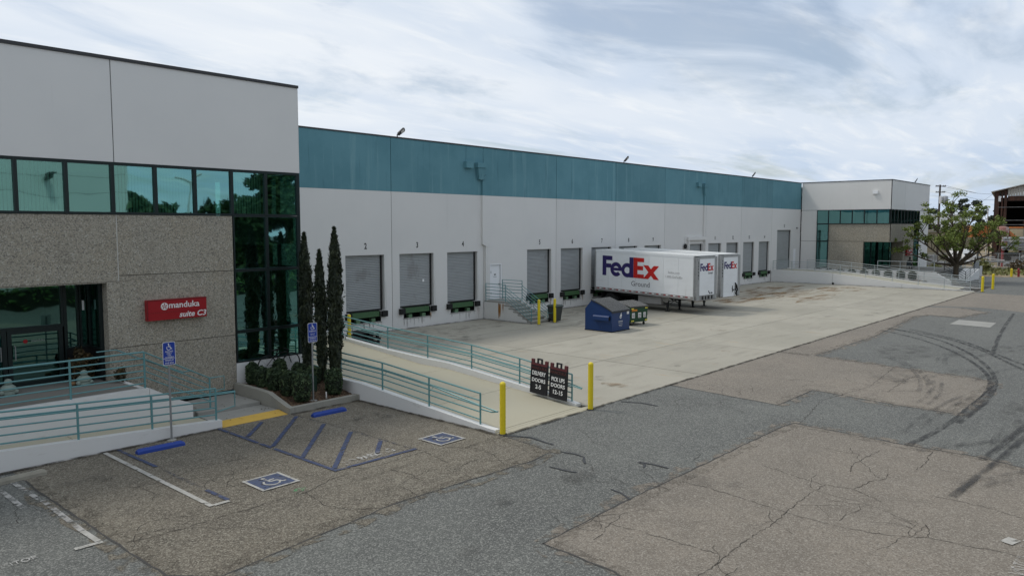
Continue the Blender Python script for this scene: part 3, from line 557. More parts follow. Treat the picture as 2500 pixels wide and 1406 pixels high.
DOORS = {2:25.15,3:28.81,4:32.48,5:39.81,6:43.47,7:47.14,8:50.80,9:54.47,10:61.80,11:65.46,12:69.13,13:72.79,14:76.46}
HW = 1.29
holes = []
for n, x in DOORS.items(): holes += [(x-HW, x+HW, 1.2, 4.28), (x-1.03, x+1.03, .62, 1.2)]
holes += [(79.75,83.55,1.16,5.45),(34.95,35.93,1.2,3.4),(21.4,21.9,1.2,4)]
for i, (a, b) in enumerate(zip(J, J[1:])):
    a2, b2 = a + .018, b - (.018 if i < len(J)-2 else 0)
    wall(a2, b2, -.05, 7.745, [h for h in holes if h[0] > a and h[1] < b and h[0] > 22], Y0, .30, 'white', 'wall_panel', wh)
    wall(a2, b2, 7.75, 10.68, [], Y0 - .004, .06, 'band', 'wall_panel', wh)['label'] = 'teal painted upper wall panel'
    if i: MB().box(a-.03, a+.03, Y0+.03, Y0+.06, 0, 7.745).build('joint', 'joint', wh); MB().box(a-.03, a+.03, Y0+.03, Y0+.06, 7.75, 10.68).build('joint', 'joint_teal', wh)
MB().box(15.42, 86.18, Y0-.035, Y0+.25, 10.685, 10.76).build('roof_coping', 'coping', wh)
MB().box(15.42, 102, 33.3, 70, 9.4, 9.6).build('roof', 'tr_roof', wh)
MB().box(15.42, 102, 69.8, 70, 0, 10.7).build('rear_wall', 'white', wh)
MB().box(15.42, 15.6, 33.3, 69.7, 0, 10.7).build('side_wall', 'white', wh)
# one dock position, then copies sharing its meshes
def curtain(w, h, pitch=.092):
    mb = MB(); n = int(h/pitch); p = h/n; vs = []
    for k in range(n):
        for (t, d) in ((0,.034),(.18,.006),(.55,0),(.86,.012)): vs.append((t*p + k*p, d))
    vs.append((h, .034))
    for (z0, d0), (z1, d1) in zip(vs, vs[1:]): mb.quad((-w/2,d0,z0),(w/2,d0,z0),(w/2,d1,z1),(-w/2,d1,z1))
    return mb
x0 = DOORS[2]
def shiftmb(mb, dx, dy, dz): mb.v = [(a+dx, b+dy, c+dz) for a, b, c in mb.v]; return mb
proto = []
d = shiftmb(curtain(2*HW-.12, 2.98), x0-.06, Y0+.18, 1.29).build('dock_door', 'steel', wh); proto.append(d)
MB().box(x0-HW, x0+HW-.10, Y0+.17, Y0+.22, 1.205, 1.285).build('bottom_bar', 'black', d)
for s in (-1, 1):
    xx = x0 + s*(HW-.045) - (.075 if s > 0 else 0)
    MB().box(xx-.035, xx+.035, Y0+.13, Y0+.26, 1.21, 4.27).build('door_guide', 'black' if s > 0 else 'tr_grey', d)
lev = MB().add([(x0-.92,Y0+.02,1.19),(x0+.92,Y0+.02,1.19),(x0+.88,Y0-.04,.91),(x0-.88,Y0-.04,.91),(x0-.92,Y0+.30,1.19),(x0+.92,Y0+.30,1.19),(x0+.88,Y0+.04,.91),(x0-.88,Y0+.04,.91)],
    [(0,3,2,1),(0,1,5,4),(3,7,6,2),(0,4,7,3),(1,2,6,5)]).build('dock_leveler', 'green', wh); proto.append(lev)
for s in (-.5, .52): MB().box(x0+s-.13, x0+s+.13, Y0+.03, Y0+.25, .625, .82).build('leveler_foot', 'greenlt', lev)
for s in (-1.2, 1.2):
    b = MB().box(x0+s-.18, x0+s+.18, Y0-.17, Y0-.002, .88, 1.20).build('dock_bumper', 'black', wh); proto.append(b)
X_, Y_ = x0-1.025, x0+1.025
proto.append(MB().quad((X_,Y0+.03,.625),(X_,Y0+.6,.625),(X_,Y0+.6,1.19),(X_,Y0+.03,1.19)).quad((Y_,Y0+.03,.625),(Y_,Y0+.6,.625),(Y_,Y0+.6,1.19),(Y_,Y0+.03,1.19)).quad((X_,Y0+.6,.625),(Y_,Y0+.6,.625),(Y_,Y0+.6,1.19),(X_,Y0+.6,1.19)).quad((X_,Y0+.03,.624),(Y_,Y0+.03,.624),(Y_,Y0+.6,.624),(X_,Y0+.6,.624)).build('pit_lining', 'dark', wh))
proto.append(MB().box(x0-1.08, x0+1.08, Y0-.03, Y0-.001, .575, .615).build('pit_angle', 'walk', wh))
base = [(o, o.location.copy()) for o in proto]
for n, x in DOORS.items():
    if n != 2:
        for o, l in base: dup(o, l + Vector((x - x0, 0, 0)), parent=wh)
    text(str(n), .44, 'number', wh, (x + .03, Y0-.004, 4.62), (1,0,0), (0,0,1), 'door_number', .012, sx=.75)
text('15', .44, 'number', wh, (81.6, Y0-.004, 5.75), (1,0,0), (0,0,1), 'door_number', .012, sx=.75)
dd = shiftmb(curtain(3.66, 4.2, .11), 81.6, Y0+.18, 1.2).build('drive_in_door', 'steel', wh)
for s in (-1, 1): MB().box(81.6+s*1.86-.035, 81.6+s*1.86+.035, Y0+.12, Y0+.26, 1.17, 5.44).build('door_guide', 'black', dd)
mb = MB()
for k in range(24):
    x = 79.85 + k*.155; mb.tube([(x,Y0+.12,1.25),(x+.15,Y0+.12,2.05),(x+.02,Y0+.12,2.3)], .012, 4)
mb.build('folding_gate', 'railgrey', dd)
pd = MB().box(34.98, 35.90, Y0+.07, Y0+.12, 1.21, 3.37).build('person_door', 'doorwhite', wh)
MB().box(35.02, 35.06, Y0+.03, Y0+.069, 2.85, 3.0).build('hinge', 'tr_grey', pd); MB().box(35.02, 35.06, Y0+.03, Y0+.069, 1.5, 1.65).build('hinge', 'tr_grey', pd)
MB().lathe([(.035,0),(.035,.07),(.02,.075)], (35.80,Y0+.0,2.15), 8, ax='y').build('handle', 'galv', pd)
text('205', .12, 'number', pd, (35.44, Y0+.066, 2.72), (1,0,0), (0,0,1), 'door_lettering', .004)
MB().box(35.3, 35.58, Y0+.05, Y0+.069, 2.60, 2.63).build('door_plate', 'tr_grey', pd)
for x in (34.93, 35.95): MB().box(x-.03, x+.03, Y0-.012, Y0+.06, 1.2, 3.44).build('door_frame', 'doorwhite', wh)
MB().box(34.96, 35.92, Y0-.012, Y0+.06, 3.385, 3.44).build('door_frame', 'doorwhite', wh)
# roof drainage, conduit and boxes
def drain(x):
    MB().box(x-1.72, x-1.12, Y0-.24, Y0-.005, 9.36, 9.74).build('overflow_scupper', 'band', wh)
    hp = MB().box(x-.80, x-.02, Y0-.32, Y0-.005, 9.42, 9.72).build('rain_head', 'band', wh)
    MB().add([(x-.76,Y0-.28,9.415),(x-.06,Y0-.28,9.415),(x-.06,Y0-.01,9.415),(x-.76,Y0-.01,9.415),(x-.58,Y0-.2,8.70),(x-.22,Y0-.2,8.70),(x-.22,Y0-.01,8.70),(x-.58,Y0-.01,8.70)],
        [(0,4,5,1),(1,5,6,2),(3,7,4,0),(4,7,6,5)]).build('funnel', 'band', hp)
    MB().prism([(x-.50,Y0-.18,8.69),(x-.22,Y0-.18,8.69),(x+.10,Y0-.18,8.86),(x+.10,Y0-.18,9.02),(x-.2,Y0-.18,8.9)], (0,.15,0)).build('elbow', 'band', hp)
    MB().box(x-.22, x-.02, Y0-.13, Y0-.005, 7.755, 8.66).build('downpipe', 'band', wh)
    MB().box(x-.22, x-.02, Y0-.13, Y0-.005, 4.90, 7.745).build('downpipe', 'white', wh)
    MB().prism([(x-.24,Y0-.15,4.89),(x-.24,Y0-.15,4.72),(x+.22,Y0-.15,4.52),(x+.40,Y0-.15,4.66),(x-.02,Y0-.15,4.89)], (0,.14,0)).build('elbow', 'white', wh)
    MB().box(x+.06, x+.26, Y0-.13, Y0-.005, .22, 4.60).build('downpipe', 'white', wh)
    for z in (1.6, 3.9): MB().box(x+.03, x+.29, Y0-.145, Y0-.004, z, z+.05).build('pipe_strap', 'white', wh)
    MB().prism([(x+.04,Y0-.14,.04),(x+.30,Y0-.14,.04),(x+.28,Y0-.14,.22),(x+.05,Y0-.14,.22)], (0,.13,0)).build('pipe_shoe', 'black', wh)
drain(34.35)
hp = MB().box(62.75, 63.45, Y0-.32, Y0-.005, 9.35, 9.7).build('rain_head', 'band', wh)
MB().add([(62.78,Y0-.28,9.345),(63.42,Y0-.28,9.345),(63.42,Y0-.01,9.345),(62.78,Y0-.01,9.345),(62.98,Y0-.2,8.66),(63.25,Y0-.2,8.66),(63.25,Y0-.01,8.66),(62.98,Y0-.01,8.66)], [(0,4,5,1),(1,5,6,2),(3,7,4,0),(4,7,6,5)]).build('funnel', 'band', hp)
MB().box(61.7, 62.3, Y0-.24, Y0-.005, 9.36, 9.74).build('overflow_scupper', 'band', wh)
MB().box(63.05, 63.2, Y0-.13, Y0-.005, 7.755, 8.65).build('downpipe', 'band', wh); MB().box(63.05, 63.2, Y0-.13, Y0-.005, 4.93, 7.745).build('downpipe', 'white', wh)
MB().box(60.1, 63.5, Y0-.2, Y0-.006, 4.62, 4.92).build('pipe_box', 'white', wh)
for x in (60.15, 63.25): MB().box(x, x+.2, Y0-.18, Y0-.007, .1, 4.61).build('pipe_box', 'white', wh)
MB().tube([(59.75,Y0-.03,4.95),(59.75,Y0-.03,4.3)], .02, 6).build('conduit', 'white', wh)
MB().lathe([(.20,0),(.24,.05),(.22,.10),(.08,.16)], (59.7,Y0-.17,4.1), 14, ax='y').build('alarm_bell', 'black', wh, True)
MB().box(84.9, 85.15, Y0-.16, Y0-.005, 5.6, 5.75).build('wall_camera', 'galv', wh)
MB().box(84.3, 84.9, Y0-.03, Y0-.004, 1.2, 3.35).build('utility_door', 'doorwhite', wh)
def drips(par, n, u0, u1, ztop, hmin, hmax, m, plane='y', c=Y0-.004, w=(.012,.035), name='rust_streak'):
    for k in range(n):
        u = random.uniform(u0, u1); h = random.uniform(hmin, hmax); a = random.uniform(*w); z0 = ztop - h; e = .0004*k
        q = [(u-a*.15,z0),(u+a*.2,z0),(u+a,ztop-h*.5),(u+a*.7,ztop),(u-a*.8,ztop),(u-a,ztop-h*.45)]
        MB().poly([(x,c-e,z) if plane == 'y' else (c-e,x,z) for x, z in (q if plane == 'y' else q[::-1])]).build(name, m, par)
drips(wh, 5, 33.72, 34.02, .78, .3, .7, 'rust'); drips(wh, 3, 29.7, 30.0, .8, .2, .5, 'rust'); drips(wh, 3, 44.6, 45.0, .85, .3, .6, 'rust'); drips(wh, 3, 41.0, 41.2, .8, .2, .5, 'rust')
for n_, x in DOORS.items(): drips(wh, 9, x-1.2, x+1.2, .57, .12, .5, 'grime', w=(.02,.06), name='grime_streak')
MB().box(29.35, 29.47, Y0+.14, Y0+.178, 2.62, 2.78).build('door_tag', 'reflwhite', wh)
# conduits beside the doors
for n in (2,3,4,5,6):
    x = DOORS[n]; MB().tube([(x+HW+.09,Y0-.015,1.3),(x+HW+.09,Y0-.015,2.75)], .012, 5).build('conduit', 'white', wh)
def floodlight(x, y, z, label, m=wh):
    t = thing('roof_floodlight', label, 'floodlight', (x, y, z), 'floodlights along the roof edge')
    MB().tube([(x,y,z),(x,y,z+.14),(x+.06,y-.05,z+.2)], .035, 7).build('bracket', 'coping', t, True)
    c = Vector((x+.2, y-.1, z+.30)); u = Vector((.75,-.12,.62)).normalized(); n = Vector((.10,-.85,-.45)); n = (n - u*n.dot(u)).normalized(); w = n.cross(u)
    def q(a, b, k): return tuple(c + u*a + w*b + n*k)
    MB().add([*[q(a*.72,b*.8,k*.9) for a, b, k in ((-.34,-.12,.04),(.30,-.17,.04),(.38,-.10,.04),(.38,.10,.04),(.30,.17,.04),(-.34,.12,.04),(-.34,-.12,-.05),(.30,-.17,-.03),(.38,-.10,-.03),(.38,.10,-.03),(.30,.17,-.03),(-.34,.12,-.05))]],
        [(5,4,3,2,1,0),(6,7,8,9,10,11)] + [(i,(i+1)%6,6+(i+1)%6,6+i) for i in range(6)]).build('housing', 'coping', t)
    s = 1
    MB().quad(q(-.04,-.08,s*.05),q(.2,-.1,s*.042),q(.2,.1,s*.042),q(-.04,.08,s*.05)).build('lens', 'lamp_lens', t)
floodlight(27.55, 33.1, 10.76, 'black floodlight on the roof edge, nearest the office block'); floodlight(50.2, 33.1, 10.76, 'black floodlight on the roof edge above dock door 8')
floodlight(73.4, 33.1, 10.76, 'small black floodlight on the roof edge above dock door 13'); floodlight(95.3, 23.6, 10.78, 'tiny floodlight on the roof of the far white office wing')
# ------------------------------------------------------------------ near office block
OY = 24.0; CX = 15.4
of = thing('office_building', 'near office block of white panels over teal windows and a pebbled wall', 'office building', (8, 24, 0))
for a, b in ((-14,-6.0),(-5.97,1.53),(1.56,9.10),(9.13,CX)):
    wall(a, b, 7.72, 10.70, [], OY, .1, 'white', 'wall_panel', of)
for x in (-5.985, 1.545, 9.115): MB().box(x-.03, x+.03, OY+.025, OY+.06, 7.72, 10.7).build('joint', 'joint', of)
MB().box(-14.05, CX+.04, OY-.04, OY+.28, 10.705, 10.80).build('roof_coping', 'coping', of)
MB().box(CX-.25, CX+.04, OY+.285, 33.4, 10.705, 10.80).build('roof_coping', 'coping', of)
wall(OY+.05, 33.0, 7.72, 10.70, [], CX, -.1, 'white', 'wall_panel', of, 'x')
MB().box(-14, CX-.3, OY+.4, 40, 10.2, 10.3).build('roof', 'tr_roof', of)
# pebbled wall panels
for a, b, c, d_ in ((-14,-5.99,4.36,6.16),(-5.97,1.53,4.36,6.16),(1.56,9.10,4.17,6.16),(9.13,12.80,4.345,6.16),(8.77,12.80,2.16,4.16),(9.13,12.80,4.162,4.325),(8.77,12.80,.30,2.14)):
    wall(a, b, c, d_, [], OY, .12, 'stone', 'wall_panel', of)
wall(-14, 2.2, .3, 4.34, [], OY, .12, 'stone', 'wall_panel', of)
wall(OY+.02, 25.9, .3, 4.16, [], 8.765, .02, 'stone', 'reveal_panel', of, 'x')
MB().box(2.2, 8.76, OY+.02, 25.9, 4.13, 4.16).build('soffit', 'stone', of)
MB().box(9.102, 9.128, OY+.004, OY+.05, 4.17, 6.16).build('joint', 'joint_light', of); MB().box(8.8, 12.8, OY+.03, OY+.06, 4.32, 4.35).build('joint', 'joint_dark', of); MB().box(8.8, 12.8, OY+.03, OY+.06, 2.13, 2.17).build('joint', 'joint_dark', of)
MB().box(12.81, CX, OY-.01, OY+.12, .2, 1.17).build('base_wall', 'whitekerb', of)
MB().box(CX-.12, CX+.0, OY+.125, 32.9, .2, 1.17).build('base_wall', 'whitekerb', of)
def pane(x0, x1, z0, z1, y=OY, fr=.05, par=of, g='glass', name='window', dirx=False, tilt=True):
    """a window: its frame, with the pane as its part"""
    P = (lambda u, w, d: (u, y+d, w)) if not dirx else (lambda u, w, d: (y-d, u, w))
    def bx(a, b, c, e, d0, d1, mb):
        p, q = P(a,c,d0), P(b,e,d1); mb.box(min(p[0],q[0]),max(p[0],q[0]),min(p[1],q[1]),max(p[1],q[1]),min(p[2],q[2]),max(p[2],q[2]))
    mb = MB(); bx(x0,x0+fr,z0,z1,-.015,.10,mb); bx(x1-fr,x1,z0,z1,-.015,.10,mb); bx(x0+fr,x1-fr,z0,z0+fr,-.013,.10,mb); bx(x0+fr,x1-fr,z1-fr,z1,-.013,.10,mb)
    f = mb.build(name, 'mullion', par)
    t = random.uniform(-.004,.004) if tilt else 0; t2 = random.uniform(-.004,.004) if tilt else 0
    MB().quad(P(x0+fr,z0+fr,.05),P(x1-fr,z0+fr,.05+t),P(x1-fr,z1-fr,.05+t+t2),P(x0+fr,z1-fr,.05+t2)).build('pane', g, f)
    return f
MX = [15.34 - 1.257*k for k in range(24)]
for k, (b, a) in enumerate(zip(MX, MX[1:])):
    w = pane(a+.002, b-.002, 6.19, 7.68)
    if k in (1, 3, 4, 6, 7, 9):
        mb = MB()
        for q in range(12): mb.box(a+.07+q*.095, a+.07+q*.095+.062, OY+.20+.01*(q%2), OY+.22+.01*(q%2), 6.25, 7.62)
        mb.build('blind', 'blind', w)
MB().box(MX[-1], CX-.07, OY-.02, OY+.12, 7.685, 7.715).build('window_head', 'mullion', of); MB().box(MX[-1], 12.81, OY-.02, OY+.12, 6.165, 6.185).build('window_sill', 'mullion', of)
MB().box(CX-.065, CX+.01, OY-.02, OY+.06, 1.175, 7.715).build('corner_post', 'mullion', of)
for a, b in ((12.826, 14.08), (14.084, 15.335)):
    for c, e in ((4.33,6.18),(2.24,4.322),(1.18,2.232)): pane(a, b, c, e)
for k in range(7):
    for c, e in ((6.19,7.68),(4.33,6.18),(2.24,4.322),(1.18,2.232)): pane(OY+.07+k*1.27, OY+.07+(k+1)*1.27-.004, c, e, CX, dirx=True)
# storefront of the entrance
SY = 25.3
pane(5.95, 7.97, 2.83, 4.12, SY, .06, of, 'glassdk'); pane(3.9, 5.93, 2.83, 4.12, SY, .06, of, 'glassdk')
pane(8.02, 8.40, 2.10, 4.12, SY, .05, of, 'glassdk'); pane(8.42, 8.76, 2.10, 4.12, SY+.002, .06, of, 'glassdk')
MB().box(8.02, 8.755, SY, SY+.09, 1.16, 2.09).build('kick_panel', 'dark', of)
pane(24.36, 25.28, 2.10, 4.12, 8.752, .06, of, 'glassdk', dirx=True)
MB().box(8.70, 8.752, 24.36, 25.28, 1.16, 2.09).build('kick_panel', 'dark', of)
MB().box(7.975, 8.015, SY-.03, SY+.10, 1.16, 4.125).build('door_jamb', 'mullion', of)
for a, b in ((5.0,6.46),(6.48,7.93)):
    dr = pane(a, b, 1.165, 2.80, SY, .11, of, 'glassdk', 'entrance_door')
    hx = b-.17 if a < 6 else a+.17
    MB().tube([(hx,SY-.02,1.95),(hx,SY-.10,1.95),(hx,SY-.10,2.35),(hx,SY-.02,2.35)], .016, 7).build('handle', 'galv', dr, True)
    if a > 6:
        MB().lathe([(.06,0),(.06,.004)], (6.95,SY+.038,2.45), 12, ax='y').build('door_emblem', 'signred', dr)
        text('manduka', .10, 'statue', dr, (7.28,SY+.040,2.42), (1,0,0), (0,0,1), 'door_lettering', .002)
pane(3.5, 4.98, 1.165, 2.80, SY, .08, of, 'glassdk')
MB().box(3.5, 7.97, SY-.02, SY+.10, 2.803, 2.828).build('door_head', 'mullion', of)
MB().box(2.2, 3.5, SY, SY+.1, 1.16, 4.12).build('storefront_wall', 'mullion', of)
MB().box(8.50, 8.56, SY-.012, SY-.002, 3.25, 3.55).build('notice', 'reflwhite', of)
# rooms behind the glass
MB().box(-14, CX-.15, OY+.2, 31, 5.2, 6.1).build('upper_floor', 'inside', of); MB().box(8.9, CX-.15, OY+.2, 31, .9, 1.16).build('ground_floor', 'inside', of)
MB().box(2.2, 8.7, SY+.3, 31, .9, 1.15).build('lobby_floor', 'inside', of)
MB().box(-14, CX-.2, 29.8, 30, 1.16, 10.1).build('inner_wall', 'inside', of); MB().box(-14, CX-.15, OY+.2, 31, 7.75, 8.0).build('ceiling', 'inside', of)
MB().box(8.80, 8.9, OY+.2, 30, 1.16, 6.1).build('inner_wall', 'inside', of)
for a, b in ((13.45,14.02),(14.25,15.05)):
    mb = MB(); n = 16
    for q in range(n):
        xa, xb = a+(b-a)*q/n, a+(b-a)*(q+1)/n; ya, yb = OY+.45+.05*(q%2), OY+.45+.05*((q+1)%2); mb.quad((xa,ya,1.3),(xb,yb,1.3),(xb,yb,4.25),(xa,ya,4.25))
    mb.build('curtain', 'curtain', of)
for x, z, w, h in ((13.0,1.17,.5,.45),(13.6,1.17,.45,.4),(14.3,1.17,.7,.9)): MB().box(x, x+w, OY+.6, OY+1.0, z, z+h).build('carton', 'cardboard', of)
# ------------------------------------------------------------------ far office wing
FX, FY = 86.2, 23.5
fo = thing('office_building', 'far office wing at the end of the warehouse, white above teal windows', 'office building', (90, 28, 0))
wall(FY, 32.9, 7.66, 10.70, [], FX, .1, 'white', 'wall_panel', fo, 'x'); wall(31.15, 32.9, .0, 7.62, [], FX, .1, 'white', 'wall_panel', fo, 'x')
MB().box(FX+.02, FX+.05, 31.15, 32.9, 7.61, 7.67).build('joint', 'joint', fo); MB().box(FX-.002, FX+.01, 31.15, 32.9, 4.2, 4.23).build('joint', 'joint_dark', fo)
for a, b in ((FX, 91.2),(91.23,101.6)): wall(a, b, 7.66, 10.70, [], FY, .1, 'white', 'wall_panel', fo)
MB().box(FX-.04, 101.65, FY-.04, FY+.2, 10.705, 10.78).build('roof_coping', 'coping', fo); MB().box(FX-.04, FX+.2, FY+.205, 33.3, 10.705, 10.78).build('roof_coping', 'coping', fo)
MB().box(FX+.3, 101.5, FY+.3, 40, 10.2, 10.3).build('roof', 'tr_roof', fo); wall(97.6, 101.6, 0, 7.62, [], FY, .1, 'white', 'wall_panel', fo); MB().box(101.5, 101.6, FY+.1, 40, 0, 10.7).build('side_wall', 'white', fo)
for k in range(6): pane(23.62+k*1.255, 23.62+(k+1)*1.255-.004, 6.13, 7.64, FX, .05, fo, dirx=True)
pane(23.62+6*1.255-.005, 31.14, 6.13, 7.64, FX, .05, fo, dirx=True) if False else None
for c, e in ((4.22,6.12),(1.2,4.20)): pane(29.86, 31.14, c, e, FX, .06, fo, dirx=True)
for k in range(9): pane(FX+.1+k*1.25, FX+.1+(k+1)*1.25-.004, 6.13, 7.64, FY, .05, fo)
for c, e in ((4.22,6.12),(1.2,4.20)): pane(95.3, 97.55, c, e, FY, .06, fo)
wall(FY, 29.84, 4.24, 6.10, [], FX, .12, 'stone', 'wall_panel', fo, 'x'); wall(26.1, 29.84, .3, 4.20, [], FX, .12, 'stone', 'wall_panel', fo, 'x')
wall(FX, 95.28, 4.24, 6.10, [], FY, .12, 'stone', 'wall_panel', fo); wall(91.9, 95.28, .3, 4.20, [], FY, .12, 'stone', 'wall_panel', fo)
MB().box(FX+.03, FX+.06, 26.1, 29.84, 4.19, 4.25).build('joint', 'joint_dark', fo)
MB().box(FX, 91.9, FY, 26.1, 4.205, 4.235).build('soffit', 'stone', fo)
pane(FX, 88.6, 1.2, 4.19, 26.05, .06, fo, 'glassdk'); pane(88.62, 91.2, 1.2, 4.19, 26.05, .06, fo, 'glassdk')
MB().box(91.3, 91.89, FY+.02, 26.1, 1.0, 4.2).build('reveal_panel', 'stone', fo)
pane(24.6, 26.0, 1.2, 4.19, 90.9, .06, fo, 'glassdk', dirx=True)
MB().box(FX+.4, 97, 27.2, 27.3, 1.2, 7.8).build('inner_wall', 'inside', fo); MB().box(FX+.3, 97, 26.2, 40, 5.2, 6.1).build('upper_floor', 'inside', fo); MB().box(FX+.3, 97, 23.8, 40, 7.7, 7.9).build('ceiling', 'inside', fo)
MB().box(FX+.3, 97.4, FY+.3, 32, 4.24, 4.5).build('ground_ceiling', 'inside', fo)
MB().box(FX-.18, FX-.001, 24.85, 25.35, 9.28, 9.62).build('wall_light', 'doorwhite', fo)
MB().box(FX, 98.4, 19.0, 26.1, 0, 1.17).build('landing', 'land', fo); MB().box(FX-.25, FX-.005, 19.0, 26.1, 0, 1.2).build('landing_wall', 'whitekerb', fo)
MB().box(FX-.22, FX-.003, 26.11, 31.2, .2, 1.19).build('base_wall', 'whitekerb', fo)
for k in range(6): MB().box(87.5, 90.5, 19.0-.3*(k+1), 19.0-.3*k-.004, 0, 1.17-.167*(k+1)).build('step', 'walk', fo)
MB().prism([(FX-.25,18.99,0),(FX-.25,18.99,1.15),(FX-.25,17.6,.35),(FX-.25,17.6,0)], (.25,0,0)).build('stair_wall', 'whitekerb', fo)
# ------------------------------------------------------------------ far loading ramp
FR = [(14.0,.02),(14.4,.04),(16.7,.18),(20.2,.46),(23.9,.88),(27.9,1.24),(33,1.30)]
framp = thing('loading_ramp', 'far white walled concrete ramp at the end of the dock yard', 'ramp', (80, 14, 0))
for a, b in ((14.2,20.18),(20.2,26.58),(26.6,32.95)):
    slope_wall(78.3, 78.52, FR, 0, 'whitekerb', 'kerb_wall', framp, a, b); slope_wall(82.6, 82.82, FR, 0, 'whitekerb', 'kerb_wall', framp, a, b)
    slope_wall(78.53, 82.59, FR, -.12, 'ramp_conc', 'ramp_slab', framp, a, b)
slope_wall(82.83, 84.0, FR, -.13, 'ramp_conc', 'ramp_slab', framp, 28.0, 32.95)
MB().lathe([(.12,0),(.1,.06),(.05,.08)], (78.22,26.5,.12), 8, ax='x').build('drain_cap', 'black', framp)
railing('ramp_railing', 'long grey railing on the near kerb of the far ramp, nearest the dock yard', [(78.42,y,lerp_tab(FR,y)) for y in (14.5,16.6,18.78,21.05,23.46,25.9,28.4,30.8,32.8)], .92, (.92,.70,.50,.31,.14), 'railgrey', .026)
railing('ramp_railing', 'grey railing on the far side of the far ramp, before the dark round shrubs', [(82.7,y,lerp_tab(FR,y)) for y in (14.5,16.9,19.3,21.6,23.9,26.2,28.5,30.8)], .98, (.98,.76,.55,.34,.14), 'railgrey', .026)
railing('entrance_railing', 'grey railing around the landing of the far office entrance', [(86.1,24.6,1.18),(86.1,22.4,1.18),(86.1,20.6,1.18),(86.1,19.2,1.18)], 1.02, (1.02,.55,.15), 'railgrey', .028)
railing('stair_railing', 'dark sloping railing on the stairs of the far office entrance', [(90.4,19.2,1.18),(90.4,17.2,.1)], 1.0, (1.0,.75,.5,.25), 'raildark', .03)
railing('stair_railing', 'grey railing at the outer end of the far office landing', [(98.2,19.1,1.18),(94.5,19.1,1.18),(92.2,19.1,1.18)], 1.0, (1.0,.75,.5,.25), 'railgrey', .028)
t = thing('entrance_ramp', 'small white ramp with dark sloping railings behind the far tree', 'ramp', (94, 17.5, 0))
MB().prism([(91.0,17.3,0),(98.0,17.3,0),(98.0,17.3,1.15),(91.0,17.3,.1)], (0,1.5,0)).build('ramp_wall', 'whitekerb', t)
for y in (17.35, 18.7):
    for x in (91.2, 93.4, 95.6, 97.8): MB().tube([(x,y,.1),(x,y,1.05+.15*(x-91))], .03, 6).build('post', 'railgrey', t)
    for f in (.95,.7,.45,.2): MB().tube([(91.2,y,.13+f),(97.8,y,1.12+f)], .026, 6).build('rail', 'raildark', t)
# ------------------------------------------------------------------ dock stair
st = thing('dock_stair', 'concrete stair with teal railings up to the white door between doors 4 and 5', 'stairs', (35.1, 31, 0))
MB().box(34.36, 35.94, 31.25, 32.97, 0, 1.195).build('landing', 'walk', st)
MB().box(34.33, 34.359, 31.25, 32.97, 0, 1.10).build('stair_side', 'white', st)
pr = [(34.33,31.25,0),(34.33,31.25,1.10),(34.33,29.35,.13),(34.33,29.1,0)]
MB().prism(pr, (.028,0,0)).build('stair_side', 'white', st)
for k in range(6):
    y1 = 31.25 - .37*k; z = 1.195 - .171*(k+1)
    MB().box(34.31, 36.05, y1-.40, y1-.003, z-.09, z).build('step', 'walk', st); MB().box(34.37, 35.96, y1-.36, y1-.004, 0, z-.091).build('step_riser', 'walk', st)
drips(st, 6, 31.55, 31.72, 1.09, .6, 1.0, 'rust', 'x', 34.327, (.02,.05))
drips(st, 4, 31.3, 31.45, 1.06, .3, .8, 'rust', 'x', 34.325, (.01,.03))
for x, nm in ((34.37,'left'),(35.92,'right')):
    t = thing('stair_railing', 'teal railing on the %s side of the dock stair' % ('near' if nm == 'left' else 'bin'), 'railing', (x, 31.2, 1.2))
    hh = 1.06 if nm == 'left' else 1.22
    for y, zb, zt in ((32.85,.15 if nm == 'left' else 1.2,1.2+hh),(31.18,1.2,1.2+hh),(29.08,0,.92)): MB().tube([(x,y,zb),(x,y,zt)], .024, 7).build('post', 'rail', t, True)
    for f in (hh,hh-.2,hh-.4,hh-.6,hh-.8,.1): MB().tube([(x,32.85,1.2+f),(x,31.18,1.2+f)], .018, 7).build('rail', 'rail', t, True)
    for f in (.92,.72,.52,.34,.16): MB().tube([(x,31.18,1.2+f),(x,29.08,f)], .018, 7).build('rail', 'rail', t, True)
    MB().tube([(x,29.08,.92),(x,28.72,.92),(x,28.72,.55),(x,29.08,.55)], .018, 7).build('rail_return', 'rail', t, True)
# ------------------------------------------------------------------ bollards
def bollard(x, y, z, h, label, r=.085):
    t = thing('bollard', label, 'bollard', (x, y, z), 'yellow bollards')
    MB().lathe([(r,-.05),(r,h-.03)], (x,y,z), 20).build('post', 'yellow', t, True)
    MB().lathe([(r*1.04,h-.045),(r*1.04,h-.03),(r*.86,h+.012),(r*.45,h+.035),(.004,h+.042)], (x,y,z), 20).build('cap', 'yellow', t, True)
    MB().lathe([(r*1.5,0),(r*1.4,.018)], (x,y,z), 14).build('base_ring', 'rust' if False else 'seam', t)
bollard(15.40, 14.08, .01, 1.45, 'yellow bollard at the foot of the ramp, closest to the parking bays'); bollard(19.40, 13.95, .01, 1.48, 'yellow bollard on the yard corner right of the black sign boards')
bollard(34.50, 28.62, .015, 1.45, 'yellow bollard before the steps of the dock stair'); bollard(35.86, 28.50, .015, 1.42, 'yellow bollard beside the dark wheeled bin')
bollard(21.85, 30.0, .015, 1.55, 'yellow bollard behind the ramp railing below dock door 2'); bollard(78.4, 13.55, .01, 1.35, 'yellow bollard at the far ramp, left of the far pair', .11); bollard(82.3, 13.4, .01, 1.4, 'yellow bollard at the far ramp, right of the far pair', .11)
